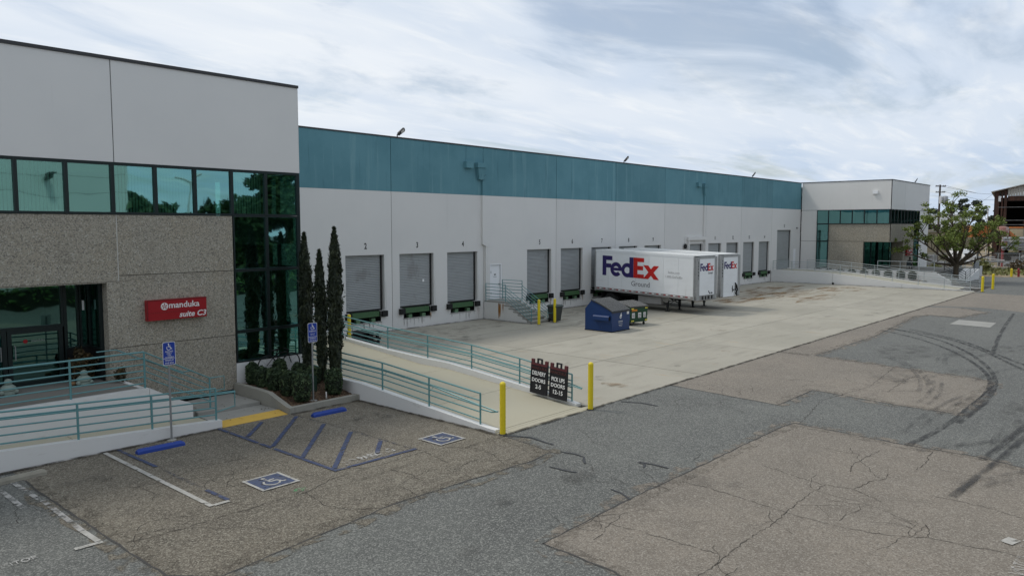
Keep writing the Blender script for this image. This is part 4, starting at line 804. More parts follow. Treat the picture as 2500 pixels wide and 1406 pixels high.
# ------------------------------------------------------------------ wheel stops
def stop(x0, x1, y, m, label, tilt=0):
    t = thing('wheel_stop', label, 'wheel stop', ((x0+x1)/2, y, 0))
    c = .07
    P = [(-.095,0),(-.085,.07),(-.045,.125),(.045,.125),(.085,.07),(.095,0)]
    mb = MB(); n = len(P); vs = [(x, y+py+tilt*(x-x0), pz+.005) for x, s in ((x0,.7),(x0+c,1),(x1-c,1),(x1,.7)) for py, pz in [(a, b*s) for a, b in P]]
    mb.add(vs, [(i*n+j, i*n+j+1, (i+1)*n+j+1, (i+1)*n+j) for i in range(3) for j in range(n-1)] + [tuple(range(n-1,-1,-1)), tuple(range(3*n,4*n))])
    mb.build('block', m, t)
    for x in (x0+.3, x1-.3): MB().lathe([(.014,.128),(.012,.136)], (x,y+tilt*(x-x0),.004), 8).build('anchor_pin', 'galv', t)
stop(7.78, 8.98, 19.80, 'bluepaint', 'blue wheel stop in the bay with the left parking sign', -.03); stop(12.95, 14.12, 19.72, 'bluepaint', 'blue wheel stop in front of the planter kerb', -.03)
stop(4.2, 5.72, 19.72, 'stopconc', 'bare concrete wheel stop at the left edge by the white kerb', .08)
# ------------------------------------------------------------------ parking signs
def parking_sign(x, y, z0, ztop, lines, label):
    t = thing('parking_sign', label, 'parking sign', (x, y, z0), 'blue accessible parking signs')
    MB().tube([(x,y,z0),(x,y,ztop-.05)], .028, 10).build('pole', 'galv', t, True)
    MB().lathe([(.13,0),(.12,.02),(.05,.03)], (x,y,z0), 12).build('footing', 'walk', t)
    w, h = .172, ztop - .31; c = .04
    def rr(k, d):
        W_, H_ = w-k, .315-k; q = []
        for cx, cy, a0 in ((W_-c,H_-c,0),(-W_+c,H_-c,90),(-W_+c,-H_+c,180),(W_-c,-H_+c,270)):
            for a in (0,30,60,90): q.append((x+cx+c*math.cos(math.radians(a0+a)), y-.034-d, h+cy+c*math.sin(math.radians(a0+a))))
        return q
    pl_ = MB().prism(rr(0,0), (0,.004,0)).build('sign_plate', 'signwhite', t); MB().prism(rr(.012,.0025), (0,.002,0)).build('blue_field', 'signblue', pl_)
    mb = MB(); wheelchair(mb, x, y-.0375, h+.18, .21, (1,0,0), (0,0,1), (0,-1,0)); mb.build('wheelchair_symbol', 'signwhite', pl_)
    for s, zz_, sz in lines: text(s, sz, 'signwhite', pl_, (x, y-.0375, h+zz_), (1,0,0), (0,0,1), 'lettering', .0, sx=.82, ext=.0005)
    MB().box(x-w+.015, x+w-.015, y-.0385, y-.0368, h-.135, h-.125).build('divider', 'signwhite', pl_)
parking_sign(8.97, 20.46, 0, 2.70, [('PARKING',.035,.062),('ONLY',-.02,.062),('VAN',-.068,.055),('ACCESSIBLE',-.118,.055),('MINIMUM',-.205,.066),('FINE $250',-.28,.066)], 'blue van accessible parking sign on a grey pole before the white kerb')
parking_sign(13.80, 20.95, .18, 2.72, [('PARKING',.02,.075),('ONLY',-.075,.075),('MINIMUM',-.205,.066),('FINE $250',-.28,.066)], 'blue accessible parking sign on a grey pole in the planter before the cypresses')
# ------------------------------------------------------------------ red company signs
def emblem(t, x, y, z, r, m='signwhite'):
    e = MB().lathe([(r,0),(r,-.004)], (x,y,z), 24, ax='y').build('emblem', m, t)
    mb = MB()
    for a, d, rr in [(k*72+18, .55, .2) for k in range(5)] + [(k*72+50, .25, .13) for k in range(5)] + [(200,.8,.1),(320,.8,.1),(90,.82,.1)]:
        a = math.radians(a); mb.add([(x+r*(d*math.cos(a)+rr*math.cos(b)), y-.0055-.0002*len(mb.f), z+r*(d*math.sin(a)+rr*math.sin(b))) for b in (0,1.05,2.09,3.14,4.19,5.24)], [(0,1,2,3,4,5)])
    mb.build('emblem_mark', 'signred', e)
t = thing('company_sign', 'red box sign reading manduka suite C3 on the near pebbled wall', 'sign', (10.78, 23.9, 3.2))
MB().box(9.84, 11.72, 23.80, 23.995, 2.90, 3.535).build('sign_box', 'signred', t); MB().box(9.835, 11.725, 23.795, 23.90, 3.136, 3.146).build('sign_seam', 'signreddk', t)
MB().box(9.832, 11.728, 23.79, 23.81, 3.515, 3.54).build('sign_rim', 'signreddk', t); MB().box(9.83, 9.855, 23.79, 23.81, 2.9, 3.514).build('sign_rim', 'signreddk', t)
emblem(t, 10.36, 23.793, 3.325, .115)
text('manduka', .27, 'signwhite', t, (10.49, 23.796, 3.26), (1,0,0), (0,0,1), 'lettering', .004, 'LEFT', sx=1.02)
text('suite C3', .245, 'signwhite', t, (11.69, 23.796, 2.955), (1,0,0), (0,0,1), 'lettering', .005, 'RIGHT', sx=1.05, shear=.25)
t = thing('company_sign', 'small red box sign beside the far office entrance', 'sign', (93.3, 23.4, 3))
MB().box(92.15, 94.25, 23.30, 23.495, 2.62, 3.38).build('sign_box', 'signred', t)
text('manduka', .32, 'signwhite', t, (93.3, 23.29, 3.08), (1,0,0), (0,0,1), 'lettering', .01); text('suite C1', .24, 'signwhite', t, (94.2, 23.29, 2.70), (1,0,0), (0,0,1), 'lettering', .01, 'RIGHT')
# ------------------------------------------------------------------ black sign boards leaning on the ramp rail
def aframe(y0, y1, lines, label):
    t = thing('sign_board', label, 'sign board', (19.3, (y0+y1)/2, .2), 'black sign boards leaning on the ramp rail')
    dz = -.06*(16.25-max(y0,y1)); zb = .26 + dz; ym = (y0+y1)/2; tl = -.06
    def P(y, k, d=0): return (19.20 + .19*k - d, y + (k-.5)*.10, zb + .98*k + tl*(y0-y))
    def slab(a, b, k0, k1, d0, d1): return [P(a,k0,d0),P(b,k0,d0),P(b,k1,d0),P(a,k1,d0),P(a,k0,d1),P(b,k0,d1),P(b,k1,d1),P(a,k1,d1)]
    FF = [(0,1,2,3),(7,6,5,4),(0,4,5,1),(1,5,6,2),(2,6,7,3),(3,7,4,0)]
    MB().add(slab(y0,y1,0,1,0,-.03), FF).build('front_board', 'aframe', t); MB().add(slab(y0-.01,y1+.01,.0,1,-.035,-.065), FF).build('back_board', 'aframe', t)
    fr = MB()
    for a, b, k0, k1 in ((y0,y0-.04,0,1),(y1+.04,y1,0,1),(y0-.04,y1+.04,0,.05)): fr.add(slab(a,b,k0,k1,.012,.001), FF)
    fr.build('board_frame', 'aframe', t)
    MB().add(slab(y0-.01,y1+.01,.93,1.0,.014,.013-.012), FF).build('top_trim', 'maroon', t)
    for a, b in ((y0-.01,y0-.12),(y1+.12,y1+.01)): MB().add(slab(a,b,1.0,1.12,.012,-.06), FF).build('corner_block', 'maroon', t)
    hd = MB()
    for a, b, k0, k1 in ((ym+.11,ym+.06,1.0,1.12),(ym-.06,ym-.11,1.0,1.12),(ym+.11,ym-.11,1.121,1.165)): hd.add(slab(a,b,k0,k1,.0,-.05), FF)
    hd.build('handle', 'aframe', t)
    Yd = Vector(P(ym,1)) - Vector(P(ym,0)); Xd = Vector(P(y1,0)) - Vector(P(y0,0))
    for s, k, sz, m in lines:
        sxx = min(1.0, .74/(len(s)*sz*.68)); o = Vector(P(ym,k,.016)); text(s, sz, m, t, o, Xd, Yd, 'lettering', .0025 if m == 'chalk' else .002, sx=sxx)
aframe(16.36, 15.64, [('MANDUKA',.80,.135,'maroontx'),('DELIVERY',.61,.19,'chalk'),('DOORS',.39,.17,'chalk'),('2-5',.17,.19,'chalk')], 'black sign board reading DELIVERY DOORS 2-5, left of the pair')
aframe(15.54, 14.82, [('MANDUKA',.80,.135,'maroontx'),('PICK UPS',.56,.19,'chalk'),('DOORS',.37,.17,'chalk'),('12-15',.15,.19,'chalk')], 'black sign board reading PICK UPS DOORS 12-15, right of the pair')
# ------------------------------------------------------------------ parcel trailers
def parcel_logo(par, o, X, Y, N, h, sub=None, subsize=.3, subx=2.0):
    """letters F e d E x as outlines, cap height h, o the lower left corner"""
    o, X, Y, N = Vector(o), Vector(X), Vector(Y), Vector(N)
    def mk(): return MB()
    def q(mb, pts, k=0): mb.poly([o + X*(a*h) + Y*(b*h) + N*(.006 + k*.0015) for a, b in pts])
    def R(mb, a, b, c, d, k=0): q(mb, [(a,c),(b,c),(b,d),(a,d)], k)
    def ring(mb, cx, cy, rx, ry, tx, ty, a0, a1, k=0, n=20):
        for i in range(n):
            a, b = math.radians(a0+(a1-a0)*i/n), math.radians(a0+(a1-a0)*(i+1)/n)
            q(mb, [(cx+(rx-tx)*math.cos(a),cy+(ry-ty)*math.sin(a)),(cx+rx*math.cos(a),cy+ry*math.sin(a)),(cx+rx*math.cos(b),cy+ry*math.sin(b)),(cx+(rx-tx)*math.cos(b),cy+(ry-ty)*math.sin(b))], k)
    mb = mk(); R(mb,0,.24,0,1); R(mb,.241,.62,.78,1); R(mb,.241,.55,.40,.61); mb.build('logo_letter', 'purple', par)
    mb = mk(); ring(mb,.86,.345,.36,.36,.19,.20,0,318); R(mb,.62,1.21,.28,.42,1); mb.build('logo_letter', 'purple', par)
    mb = mk(); ring(mb,1.55,.345,.36,.36,.19,.20,0,360,2); R(mb,1.68,1.92,0,1,3); mb.build('logo_letter', 'purple', par)
    mb = mk(); R(mb,1.925,2.165,0,1); R(mb,2.166,2.55,.80,1); R(mb,2.166,2.50,.40,.61); R(mb,2.166,2.55,0,.20); mb.build('logo_letter', 'red', par)
    mb = mk(); q(mb,[(2.50,.0),(2.80,.0),(3.42,.66),(3.12,.66)],1); q(mb,[(2.50,.66),(2.80,.66),(3.42,0),(3.12,0)],2); mb.build('logo_letter', 'red', par)
    if sub: text(sub, subsize, 'textgrey', par, o + X*(subx*h) - Y*(subsize*1.15) + N*.006, X, Y, 'logo_lettering', .002, 'CENTER')
def trailer(label, num, ground):
    t = thing('parcel_trailer', label, 'trailer', (0,0,0), 'white parcel trailers backed up to the dock')
    L, Wd = 8.53, 1.30; K = .030
    def z(x, h): return h - K*x
    def skew(mb): mb.v = [(a, b, c - K*a) for a, b, c in mb.v]; return mb
    n = 7; x0, x1 = .12, L-.28; w = (x1-x0)/n
    for s in (-1, 1):
        for k in range(n):
            a, b = x0+k*w, x0+(k+1)*w-.012
            ys = sorted((s*Wd, s*(Wd-.04))); skew(MB().box(a, b, ys[0], ys[1], 1.43, 3.97)).build('side_panel', 'tr_white', t)
        ys = sorted((s*(Wd+.012), s*(Wd-.05))); skew(MB().box(.10, L-.25, ys[0], ys[1], 1.20, 1.425)).build('bottom_rail', 'tr_rail', t)
        skew(MB().box(.10, L-.25, ys[0], ys[1], 3.975, 4.12)).build('top_rail', 'tr_white', t)
        for k in range(14):
            a = .25 + k*.57; yy = s*(Wd+.014)
            for c, m in ((0,'reflred'),(.2,'reflwhite')):
                p = [(a+c,yy,1.335),(a+c+.19,yy,1.335),(a+c+.19,yy,1.395),(a+c,yy,1.395)]; skew(MB().quad(*(p if s < 0 else p[::-1]))).build('reflector', m, t)
        skew(MB().tube([(L-.24,s*(Wd-.02),1.2),(L-.24,s*(Wd-.02),4.1)], .055, 8).box(L-.26, L-.02, *sorted((s*(Wd-.02),s*(Wd-.34))), 1.2, 4.06)).build('corner_post', 'tr_grey', t)
        skew(MB().box(0, .10, *sorted((s*Wd,s*(Wd-.14))), 1.15, 4.12)).build('rear_post', 'tr_grey', t)
    skew(MB().box(.05, L-.05, -Wd+.03, Wd-.03, 4.121, 4.15)).build('roof', 'tr_roof', t)
    skew(MB().box(L-.06, L-.03, -Wd+.345, Wd-.345, 1.50, 3.94)).build('nose_panel', 'tr_white', t); skew(MB().box(L-.08, L-.005, -Wd+.3, Wd-.3, 3.945, 4.10)).build('nose_header', 'tr_grey', t)
    skew(MB().box(.12, L-.06, -Wd+.05, Wd-.05, 1.18, 1.24)).build('floor', 'tr_dark', t); skew(MB().box(.02, .1, -Wd+.15, Wd-.15, 1.5, 4.0)).build('rear_door', 'tr_white', t)
    if not ground: skew(MB().box(L-.06, L-.03, -Wd+.345, Wd-.345, 1.17, 1.495)).build('nose_panel', 'tr_white', t)
    bol = skew(MB().box(L-.28, L-.04 - (.03 if not ground else 0), -Wd+.02, Wd-.02, 1.16, 1.48)).build('front_bolster', 'tr_rail', t)
    for yy in ((-.75,-.35,0.0,.45,.8) if ground else ()): skew(MB().box(L-.035, L-.005, yy-.05, yy+.05, 1.18, 1.47)).build('bolster_rib', 'tr_grey', bol)
    for yy in ((-.55,-.17,.22,.63) if ground else ()): skew(MB().box(L-.038, L-.03, yy-.14, yy+.14, 1.21, 1.44)).build('bolster_recess', 'tr_dark', bol)
    lp = MB()
    for yy in (-.9,.9): lp.lathe([(.05,0),(.05,.05),(.03,.08)], (L-.0,yy,z(L,1.62)), 8, ax='x')
    # landing gear
    xg = 5.95
    for s in (-1, 1):
        g = MB().box(xg-.07, xg+.07, s*.75-.07, s*.75+.07, .25, z(xg,1.2)).box(xg-.05, xg+.05, s*.75-.05, s*.75+.05, .03, .26).build('landing_leg', 'tr_dark', t)
        MB().box(xg-.14, xg+.14, s*.75-.13, s*.75+.13, .0, .035).build('sand_shoe', 'tr_dark', g)
        MB().prism([(xg-.55,s*1.05,z(xg,1.19)),(xg+.32,s*1.05,z(xg,1.19)),(xg+.06,s*.85,.62),(xg-.12,s*.85,.62)], (0,-s*.03,0)).build('leg_gusset', 'tr_rail', t)
        MB().tube([(xg,s*.75,.45),(xg-1.3,s*.55,z(xg,1.15))], .03, 6).build('leg_brace', 'tr_dark', t)
    MB().tube([(xg,-.75,.7),(xg,.75,.7)], .035, 6).build('cross_shaft', 'tr_dark', t); MB().tube([(xg,-.75,.35),(xg,.75,1.0)], .02, 5).build('leg_brace', 'tr_dark', t)
    MB().box(3.7, 5.6, -1.05, -.75, .48, .98).build('skirt_box', 'tr_rail', t)
    for yy in (-.55,.55): MB().box(.3, 8.2, yy-.05, yy+.05, .86, 1.15).build('chassis_beam', 'tr_dark', t)
    MB().tube([(1.35,-1.1,.5),(1.35,1.1,.5)], .07, 8).build('axle', 'tr_dark', t)
    for s in (-1.08,-.76,.76,1.08):
        wl_ = MB().lathe([(.30,-.12),(.48,-.13),(.51,-.09),(.51,.09),(.48,.13),(.30,.12)], (1.35,s,.515), 20, ax='y').build('wheel', 'black', t, True)
        MB().lathe([(.29,-.06),(.29,.06)], (1.35,s,.515), 14, ax='y').build('rim', 'tr_grey', wl_)
    for s in (-.92,.92): MB().box(.55, .57, s-.3, s+.3, .2, 1.0).build('mudflap', 'black', t)
    MB().box(.0, .08, -1.1, 1.1, .48, .58).build('rear_bumper', 'tr_grey', t)
    Xs = Vector((1,0,-K)).normalized(); Zs = Vector((0,0,1))
    parcel_logo(t, (.72,-Wd-.001,z(.72,2.33)), Xs, Zs, (0,-1,0), 1.42, 'Ground' if ground else None, .50, 2.35)
    text('fedex.com', .22, 'textpale', t, (6.75,-Wd-.006,z(6.75,2.85)), Xs, Zs, 'lettering', .003); text('1.800.GoFedEx', .22, 'textpale', t, (6.75,-Wd-.006,z(6.75,2.55)), Xs, Zs, 'lettering', .003)
    N = Vector((1,0,0))
    parcel_logo(t, (L-.028,-.88,z(L,3.12)), (0,1,0), (0,0,1), N, .50, 'Ground' if ground else None, .19, 2.6)
    for i, ch in enumerate(num): text(ch, .19, 'number', t, (L-.012,-Wd+.19,z(L,3.62-.21*i)), (0,1,0), (0,0,1), 'trailer_number', .006)
    gl = MB()
    for yy in (.35,.6): gl.lathe([(.045,0),(.045,.05),(.03,.07)], (L-.03,yy,z(L,1.62)), 8, ax='x')
    gl.build('air_coupling', 'black', t)
    MB().box(L-.029, L-.02, .2, .3, z(L,1.66), z(L,1.78)).build('data_plate', 'tr_dark', t)
    if not ground:
        MB().tube([(L-.02,.62,z(L,2.1)),(L+.06,.66,z(L,1.95)),(L+.08,.78,z(L,1.6)),(L+.05,.6,z(L,1.35)),(L+.1,.7,z(L,1.2))], .05, 6).tube([(L-.02,.7,z(L,1.95)),(L+.09,.55,z(L,1.6)),(L+.07,.72,z(L,1.3))], .04, 6).build('hose_bundle', 'black', t, True)
        MB().tube([(L-.01,.25,z(L,1.9)),(L-.01,.25,z(L,1.45))], .02, 5).build('nose_strap', 'tr_dark', t)
    return t
def put(o, x, y, ang): o.location = (x, y, .013); o.rotation_euler = (0, 0, ang)
put(trailer('white parcel trailer nearest the dumpsters, with large purple and red lettering on its side', '524481', True), 46.85, 32.40, math.radians(-93))
put(trailer('white parcel trailer behind the first one, with hoses on its nose', '482684', False), 50.60, 32.40, math.radians(-94.5))
# ------------------------------------------------------------------ dumpsters and bin
t = thing('dumpster', 'blue slant topped dumpster with ribbed black lids, white logo on its front', 'dumpster', (35.3, 24.3, 0))
prof = [(25.2,.06),(25.2,1.23),(24.78,1.70),(24.60,1.70),(23.38,1.16),(23.38,.06)]
for x in (34.46, 36.17): MB().prism([(x,y,z) for y, z in prof], (.03,0,0)).build('side_wall', 'dblue', t)
MB().box(34.492, 36.168, 23.38, 23.41, .06, 1.14).build('front_wall', 'dblue', t); MB().box(34.492, 36.168, 25.17, 25.2, .06, 1.23).build('rear_wall', 'dblue', t)
MB().box(34.492, 36.168, 23.42, 25.16, .06, .1).build('floor', 'dblue', t)
MB().add([(34.492,25.195,1.235),(36.168,25.195,1.235),(36.168,24.785,1.69),(34.492,24.785,1.69)], [(0,1,2,3)]).build('rear_slope', 'dblue', t)
rim = MB()
for (ya, za), (yb, zb) in (((24.60,1.72),(23.36,1.175)),): 
    for x in (34.45, 36.18): rim.tube([(x,ya,za),(x,yb,zb)], .025, 6)
rim.tube([(34.45,23.37,1.165),(36.2,23.37,1.165)], .025, 6); rim.build('rim', 'dblue', t, True)
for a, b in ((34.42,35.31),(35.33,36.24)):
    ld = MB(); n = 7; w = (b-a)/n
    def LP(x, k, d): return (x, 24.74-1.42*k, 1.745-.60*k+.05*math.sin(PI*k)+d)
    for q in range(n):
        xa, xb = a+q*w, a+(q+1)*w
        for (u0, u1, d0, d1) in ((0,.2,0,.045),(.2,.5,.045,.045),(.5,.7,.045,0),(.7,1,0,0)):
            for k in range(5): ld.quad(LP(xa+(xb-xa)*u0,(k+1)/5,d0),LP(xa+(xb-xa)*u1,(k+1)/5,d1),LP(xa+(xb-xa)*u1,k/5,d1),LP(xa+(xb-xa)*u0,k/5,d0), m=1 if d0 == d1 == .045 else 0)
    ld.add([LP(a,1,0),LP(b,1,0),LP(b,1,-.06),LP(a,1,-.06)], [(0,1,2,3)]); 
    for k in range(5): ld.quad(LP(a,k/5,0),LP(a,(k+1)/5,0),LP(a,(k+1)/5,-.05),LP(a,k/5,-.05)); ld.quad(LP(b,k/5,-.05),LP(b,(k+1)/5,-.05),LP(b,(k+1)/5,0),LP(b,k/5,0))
    ld.build('lid', ['lid','lidshine'], t)
MB().tube([(34.4,24.76,1.73),(36.25,24.76,1.73)], .022, 7).build('hinge_rod', 'lid', t)
for s, xx in ((-1,34.455),(1,36.205)):
    pk = MB().prism([(xx,24.55,.66),(xx+s*.17,24.55,.66),(xx+s*.17,24.55,.86),(xx+s*.13,24.55,.92),(xx,24.55,.94)], (0,-1.05,0)).build('fork_pocket', 'dblue', t)
    MB().box(min(xx,xx+s*.15), max(xx,xx+s*.15), 23.485, 23.499, .69, .85).build('pocket_mouth', 'dark', pk)
    MB().box(min(xx,xx+s*.03), max(xx,xx+s*.03), 23.38, 23.44, .5, 1.05).build('side_rib', 'dblue', t)
MB().box(34.44, 36.22, 23.36, 25.22, .012, .06).build('skid', 'dark', t)
e = MB().lathe([(.095,0),(.095,-.004)], (35.30,23.376,.82), 18, ax='y').build('logo_disc', 'signwhite', t)
MB().prism([(35.24,23.372,.88),(35.34,23.372,1.05),(35.38,23.372,1.04),(35.36,23.372,.96),(35.43,23.372,.93),(35.38,23.372,.86)], (0,-.003,0)).build('logo_crest', 'signwhite', t)
MB().prism([(35.25,23.370,.80),(35.33,23.370,.84),(35.36,23.370,.78),(35.30,23.370,.76)], (0,-.002,0)).build('logo_eye', 'dblue', t)
for s, z, sz in (('Southwest',.55,.13),('RECYCLING',.47,.06),('714-555',.36,.085),('www',.29,.05)):
    if True: MB().box(35.30-.012*len(s)-.1, 35.30+.012*len(s)+.1, 23.374, 23.378, z, z+sz*.35).build('lettering', 'textpale', t)
    else: pass
MB().box(35.92, 36.14, 23.372, 23.378, .92, 1.10).build('sticker', 'signwhite', t)
t = thing('dumpster', 'dark green wheeled dumpster with yellow tape marks, behind the blue one', 'dumpster', (0, 0, 0))
gw, gd = 1.44, 1.15
MB().add([(0,.06,.20),(gw,.06,.20),(gw,gd,.20),(0,gd,.20),(-.04,0,1.08),(gw+.04,0,1.08),(gw+.04,gd+.03,1.30),(-.04,gd+.03,1.30)], [(0,3,2,1),(0,1,5,4),(1,2,6,5),(2,3,7,6),(3,0,4,7)]).build('body', 'dgreen', t)
for z in (.36,.62,.88): MB().box(.0, gw, -.02+.04*(1-z), .05, z-.03, z+.03).build('rib', 'dgreen', t)
MB().box(-.06, gw+.06, -.03, .03, 1.03, 1.10).build('rim', 'dgreen', t)
for x in (-.09, gw+.02): MB().box(x, x+.07, .15, .95, .80, .95).build('fork_pocket', 'dgreen', t)
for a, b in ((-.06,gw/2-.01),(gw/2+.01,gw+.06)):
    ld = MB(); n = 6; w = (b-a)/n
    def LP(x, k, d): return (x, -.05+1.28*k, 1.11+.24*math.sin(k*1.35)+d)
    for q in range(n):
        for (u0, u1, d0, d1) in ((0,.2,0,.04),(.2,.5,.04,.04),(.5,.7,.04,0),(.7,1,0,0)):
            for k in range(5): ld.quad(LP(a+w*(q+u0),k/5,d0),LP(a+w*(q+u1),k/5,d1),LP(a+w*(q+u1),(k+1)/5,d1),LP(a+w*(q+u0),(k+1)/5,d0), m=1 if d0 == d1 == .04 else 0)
    ld.quad(LP(a,0,-.05),LP(b,0,-.05),LP(b,0,0),LP(a,0,0)); ld.build('lid', ['lid','lidshine'], t)
for x, z in ((.02,.98),(gw-.24,.98),(.02,.26),(gw-.24,.26)): MB().box(x, x+.22, -.03, -.02, z, z+.07).build('yellow_tape', 'ltape', t)
MB().box(-.06, -.045, .05, .3, .98, 1.05).build('yellow_tape', 'ltape', t); MB().box(.06, .52, -.03, -.021, .86, .97).build('orange_sticker', 'orange', t)
for x, w in ((.1,.24),(.62,.26),(1.08,.2)):
    s = MB().box(x, x+w, -.012, .0, .46, .76).build('sticker', 'signwhite', t)
    for k in range(3): MB().box(x+.03, x+w-.03, -.016, -.0125, .50+.08*k, .53+.08*k).build('sticker_print', 'number', s)
for x in (.12, gw-.12):
    for y in (.18, .98):
        MB().lathe([(.075,-.03),(.085,-.02),(.085,.02),(.075,.03)], (x,y,.085), 12, ax='x').build('caster', 'black', t, True); MB().box(x-.04, x+.04, y-.03, y+.03, .12, .2).build('caster_fork', 'tr_dark', t)
t.location = (37.42, 24.08, .014); t.rotation_euler = (0, 0, math.radians(-10))
t = thing('wheeled_bin', 'dark grey wheeled bin beside the bottom of the dock stair', 'bin', (36.2, 28.75, 0))
MB().add([(35.95,28.5,.08),(36.45,28.5,.08),(36.45,29.0,.08),(35.95,29.0,.08),(35.88,28.42,.95),(36.54,28.42,.95),(36.54,29.08,.95),(35.88,29.08,.95)], [(0,3,2,1),(0,1,5,4),(1,2,6,5),(2,3,7,6),(3,0,4,7)]).build('body', 'bin', t)
MB().box(35.84, 36.58, 28.38, 29.12, .93, .98).build('rim', 'bin', t)
MB().add([(35.83,28.36,.985),(36.59,28.36,.985),(36.59,29.14,.985),(35.83,29.14,.985),(35.90,28.45,1.06),(36.5,28.45,1.06),(36.5,29.05,1.06),(35.9,29.05,1.06)], [(4,5,6,7),(0,1,5,4),(1,2,6,5),(2,3,7,6),(3,0,4,7)]).build('lid', 'binlid', t)
MB().tube([(35.95,29.18,.95),(36.45,29.18,.95)], .025, 6).build('handle', 'bin', t)
for x in (35.9, 36.5): MB().lathe([(.12,-.03),(.13,.0),(.12,.03)], (x,28.98,.13), 12, ax='x').build('wheel', 'black', t)
# pallets behind the ramp rail
for i, (z, dx) in enumerate(((.015,0),(.175,.06),(.335,-.04),(.495,.03))):
    o = thing('pallet', ['black plastic pallet at the bottom of the stack below dock door 2','black plastic pallet second from the ground in the stack below dock door 2','black plastic pallet second from the top in the stack below dock door 2','black plastic pallet on top of the stack below dock door 2'][i], 'pallet', (22.9+dx, 30.3, z), 'stacked black pallets')
    for k in range(7): MB().box(22.3+dx, 23.5+dx, 29.75+k*.165, 29.75+k*.165+.12, z+.12, z+.15).build('deck_board', 'black', o)
    for x in (22.3, 22.84, 23.38):
        for y in (29.76, 30.25, 30.74): MB().box(x+dx, x+dx+.12, y, y+.13, z, z+.119).build('block', 'black', o)
t = thing('trestle', 'bent grey metal frame standing beside the black pallets', 'trestle', (21.4, 30.2, 0))
MB().tube([(20.9,30.3,.05),(21.3,30.2,.62),(21.75,30.1,.45),(21.9,30.1,.02)], .025, 6).tube([(20.95,30.8,.05),(21.35,30.7,.62),(21.8,30.6,.45),(21.95,30.6,.02)], .025, 6).build('tube', 'galv', t, True)
MB().tube([(21.3,30.2,.62),(21.35,30.7,.62)], .022, 6).build('cross_bar', 'galv', t)
# ------------------------------------------------------------------ cypresses, shrubs and other planting near the office
def cypress(x, y, z0, ztop, R, label, seed):
    t = thing('cypress_tree', label, 'cypress', (x, y, z0), 'slim cypresses beside the ramp')
    rs = np.random.default_rng(seed); h = ztop - z0; n = 7000
    tt = rs.uniform(0, 1, n)**.85; a = rs.uniform(0, 2*PI, n)
    base = np.interp(tt, [0,.05,.3,.6,.82,.95,1.0], [.42,.62,.9,1.0,.66,.27,.03])
    lump = 1 + .16*np.sin(a*3+tt*14+seed) + .12*np.sin(a*5-tt*31+seed*2) + .10*np.sin(tt*55+a*2)
    r = R*base*lump*np.sqrt(rs.uniform(.45,1.12,n))
    out = rs.uniform(0,1,n) > .93; r = np.where(out, r*rs.uniform(1.05,1.4,n)+.01, r)
    lean = .10*np.sin(tt*3+seed)*R
    P = np.stack([x+lean+r*np.cos(a), y+r*np.sin(a), z0+.12+tt*h*.985], 1)
    leaves('crown', P, np.stack([np.cos(a),np.sin(a),.2*np.ones(n)],1)*.9, .06, 'cyp', t, 2.8, np.stack([.35*np.cos(a),.35*np.sin(a),np.ones(n)*1.4],1), .5)
    MB().tube([(x,y,z0-.05),(x,y,z0+.3*h),(x,y,z0+.88*h)], [.06,.05,.015], 7).build('trunk', 'bark', t, True)
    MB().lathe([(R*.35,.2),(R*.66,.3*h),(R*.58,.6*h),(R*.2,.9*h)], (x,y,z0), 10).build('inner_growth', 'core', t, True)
cypress(15.12, 23.30, .42, 5.52, .215, 'slim dark cypress next to the corner of the glass wall', 1); cypress(15.08, 22.33, .42, 4.92, .18, 'shortest slim cypress, in the middle of the three behind the blue sign', 2); cypress(15.0, 21.38, .38, 5.70, .235, 'tallest slim cypress, beside the ramp railing', 5)
def shrub(x, y, z, r, h, label, seed, m='shrub', n=2400, group='round clipped shrubs in the planter'):
    t = thing('clipped_shrub', label, 'shrub', (x, y, z), group); rs = np.random.default_rng(seed)
    d = rs.normal(size=(n,3)); d /= np.linalg.norm(d,axis=1,keepdims=True)
    k = np.sign(d)*np.abs(d)**.72; lump = 1+.06*np.sin(d[:,0]*7+seed)+.05*np.sin(d[:,1]*9+d[:,2]*6)
    P = k*np.array([r,r,h*.52])*(rs.uniform(.86,1.03,(n,1)))*lump[:,None] + np.array([x,y,z+h*.52]); keep = P[:,2] > z+.03
    leaves('foliage', P[keep], d[keep]*.8, .042, m, t, 1.5)
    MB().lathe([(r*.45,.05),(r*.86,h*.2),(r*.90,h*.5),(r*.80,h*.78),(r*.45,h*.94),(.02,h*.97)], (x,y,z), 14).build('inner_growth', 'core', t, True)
for i, (x, y, z, r, h, lb) in enumerate([(13.18,23.62,.42,.25,.72,'loose topped clipped shrub against the white base wall, left of the row'),(13.15,22.95,.42,.27,.68,'clipped shrub second from the white wall in the planter row'),(13.22,22.32,.38,.28,.74,'clipped shrub in the middle of the front planter row'),(13.32,21.68,.30,.29,.80,'clipped shrub second from the pavement corner of the planter'),(13.42,21.02,.20,.34,.92,'largest clipped shrub, at the front corner of the planter by the blue wheel stop'),(14.72,21.12,.20,.33,.84,'clipped shrub alone at the foot of the tallest cypress'),
    (14.12,23.45,.42,.27,.74,'square clipped shrub against the white wall under the glass'),(14.55,22.95,.42,.27,.62,'clipped shrub behind the green utility cover'),(14.66,22.22,.40,.27,.60,'low clipped shrub between the green cover and the cypresses')]): shrub(x, y, z, r*.80, h*1.02, lb, 20+i)
t = thing('utility_cover', 'dark green metal utility cover half hidden among the clipped shrubs', 'utility box', (14.1, 22.1, .3))
MB().prism([(13.82,21.62,.25),(14.40,21.62,.25),(14.40,21.62,.80),(14.30,21.62,.86),(13.92,21.62,.86),(13.82,21.62,.80)], (0,1.0,0)).build('cover', 'utility', t); MB().box(13.79, 14.43, 21.59, 22.65, .24, .32).build('base_frame', 'utility', t)
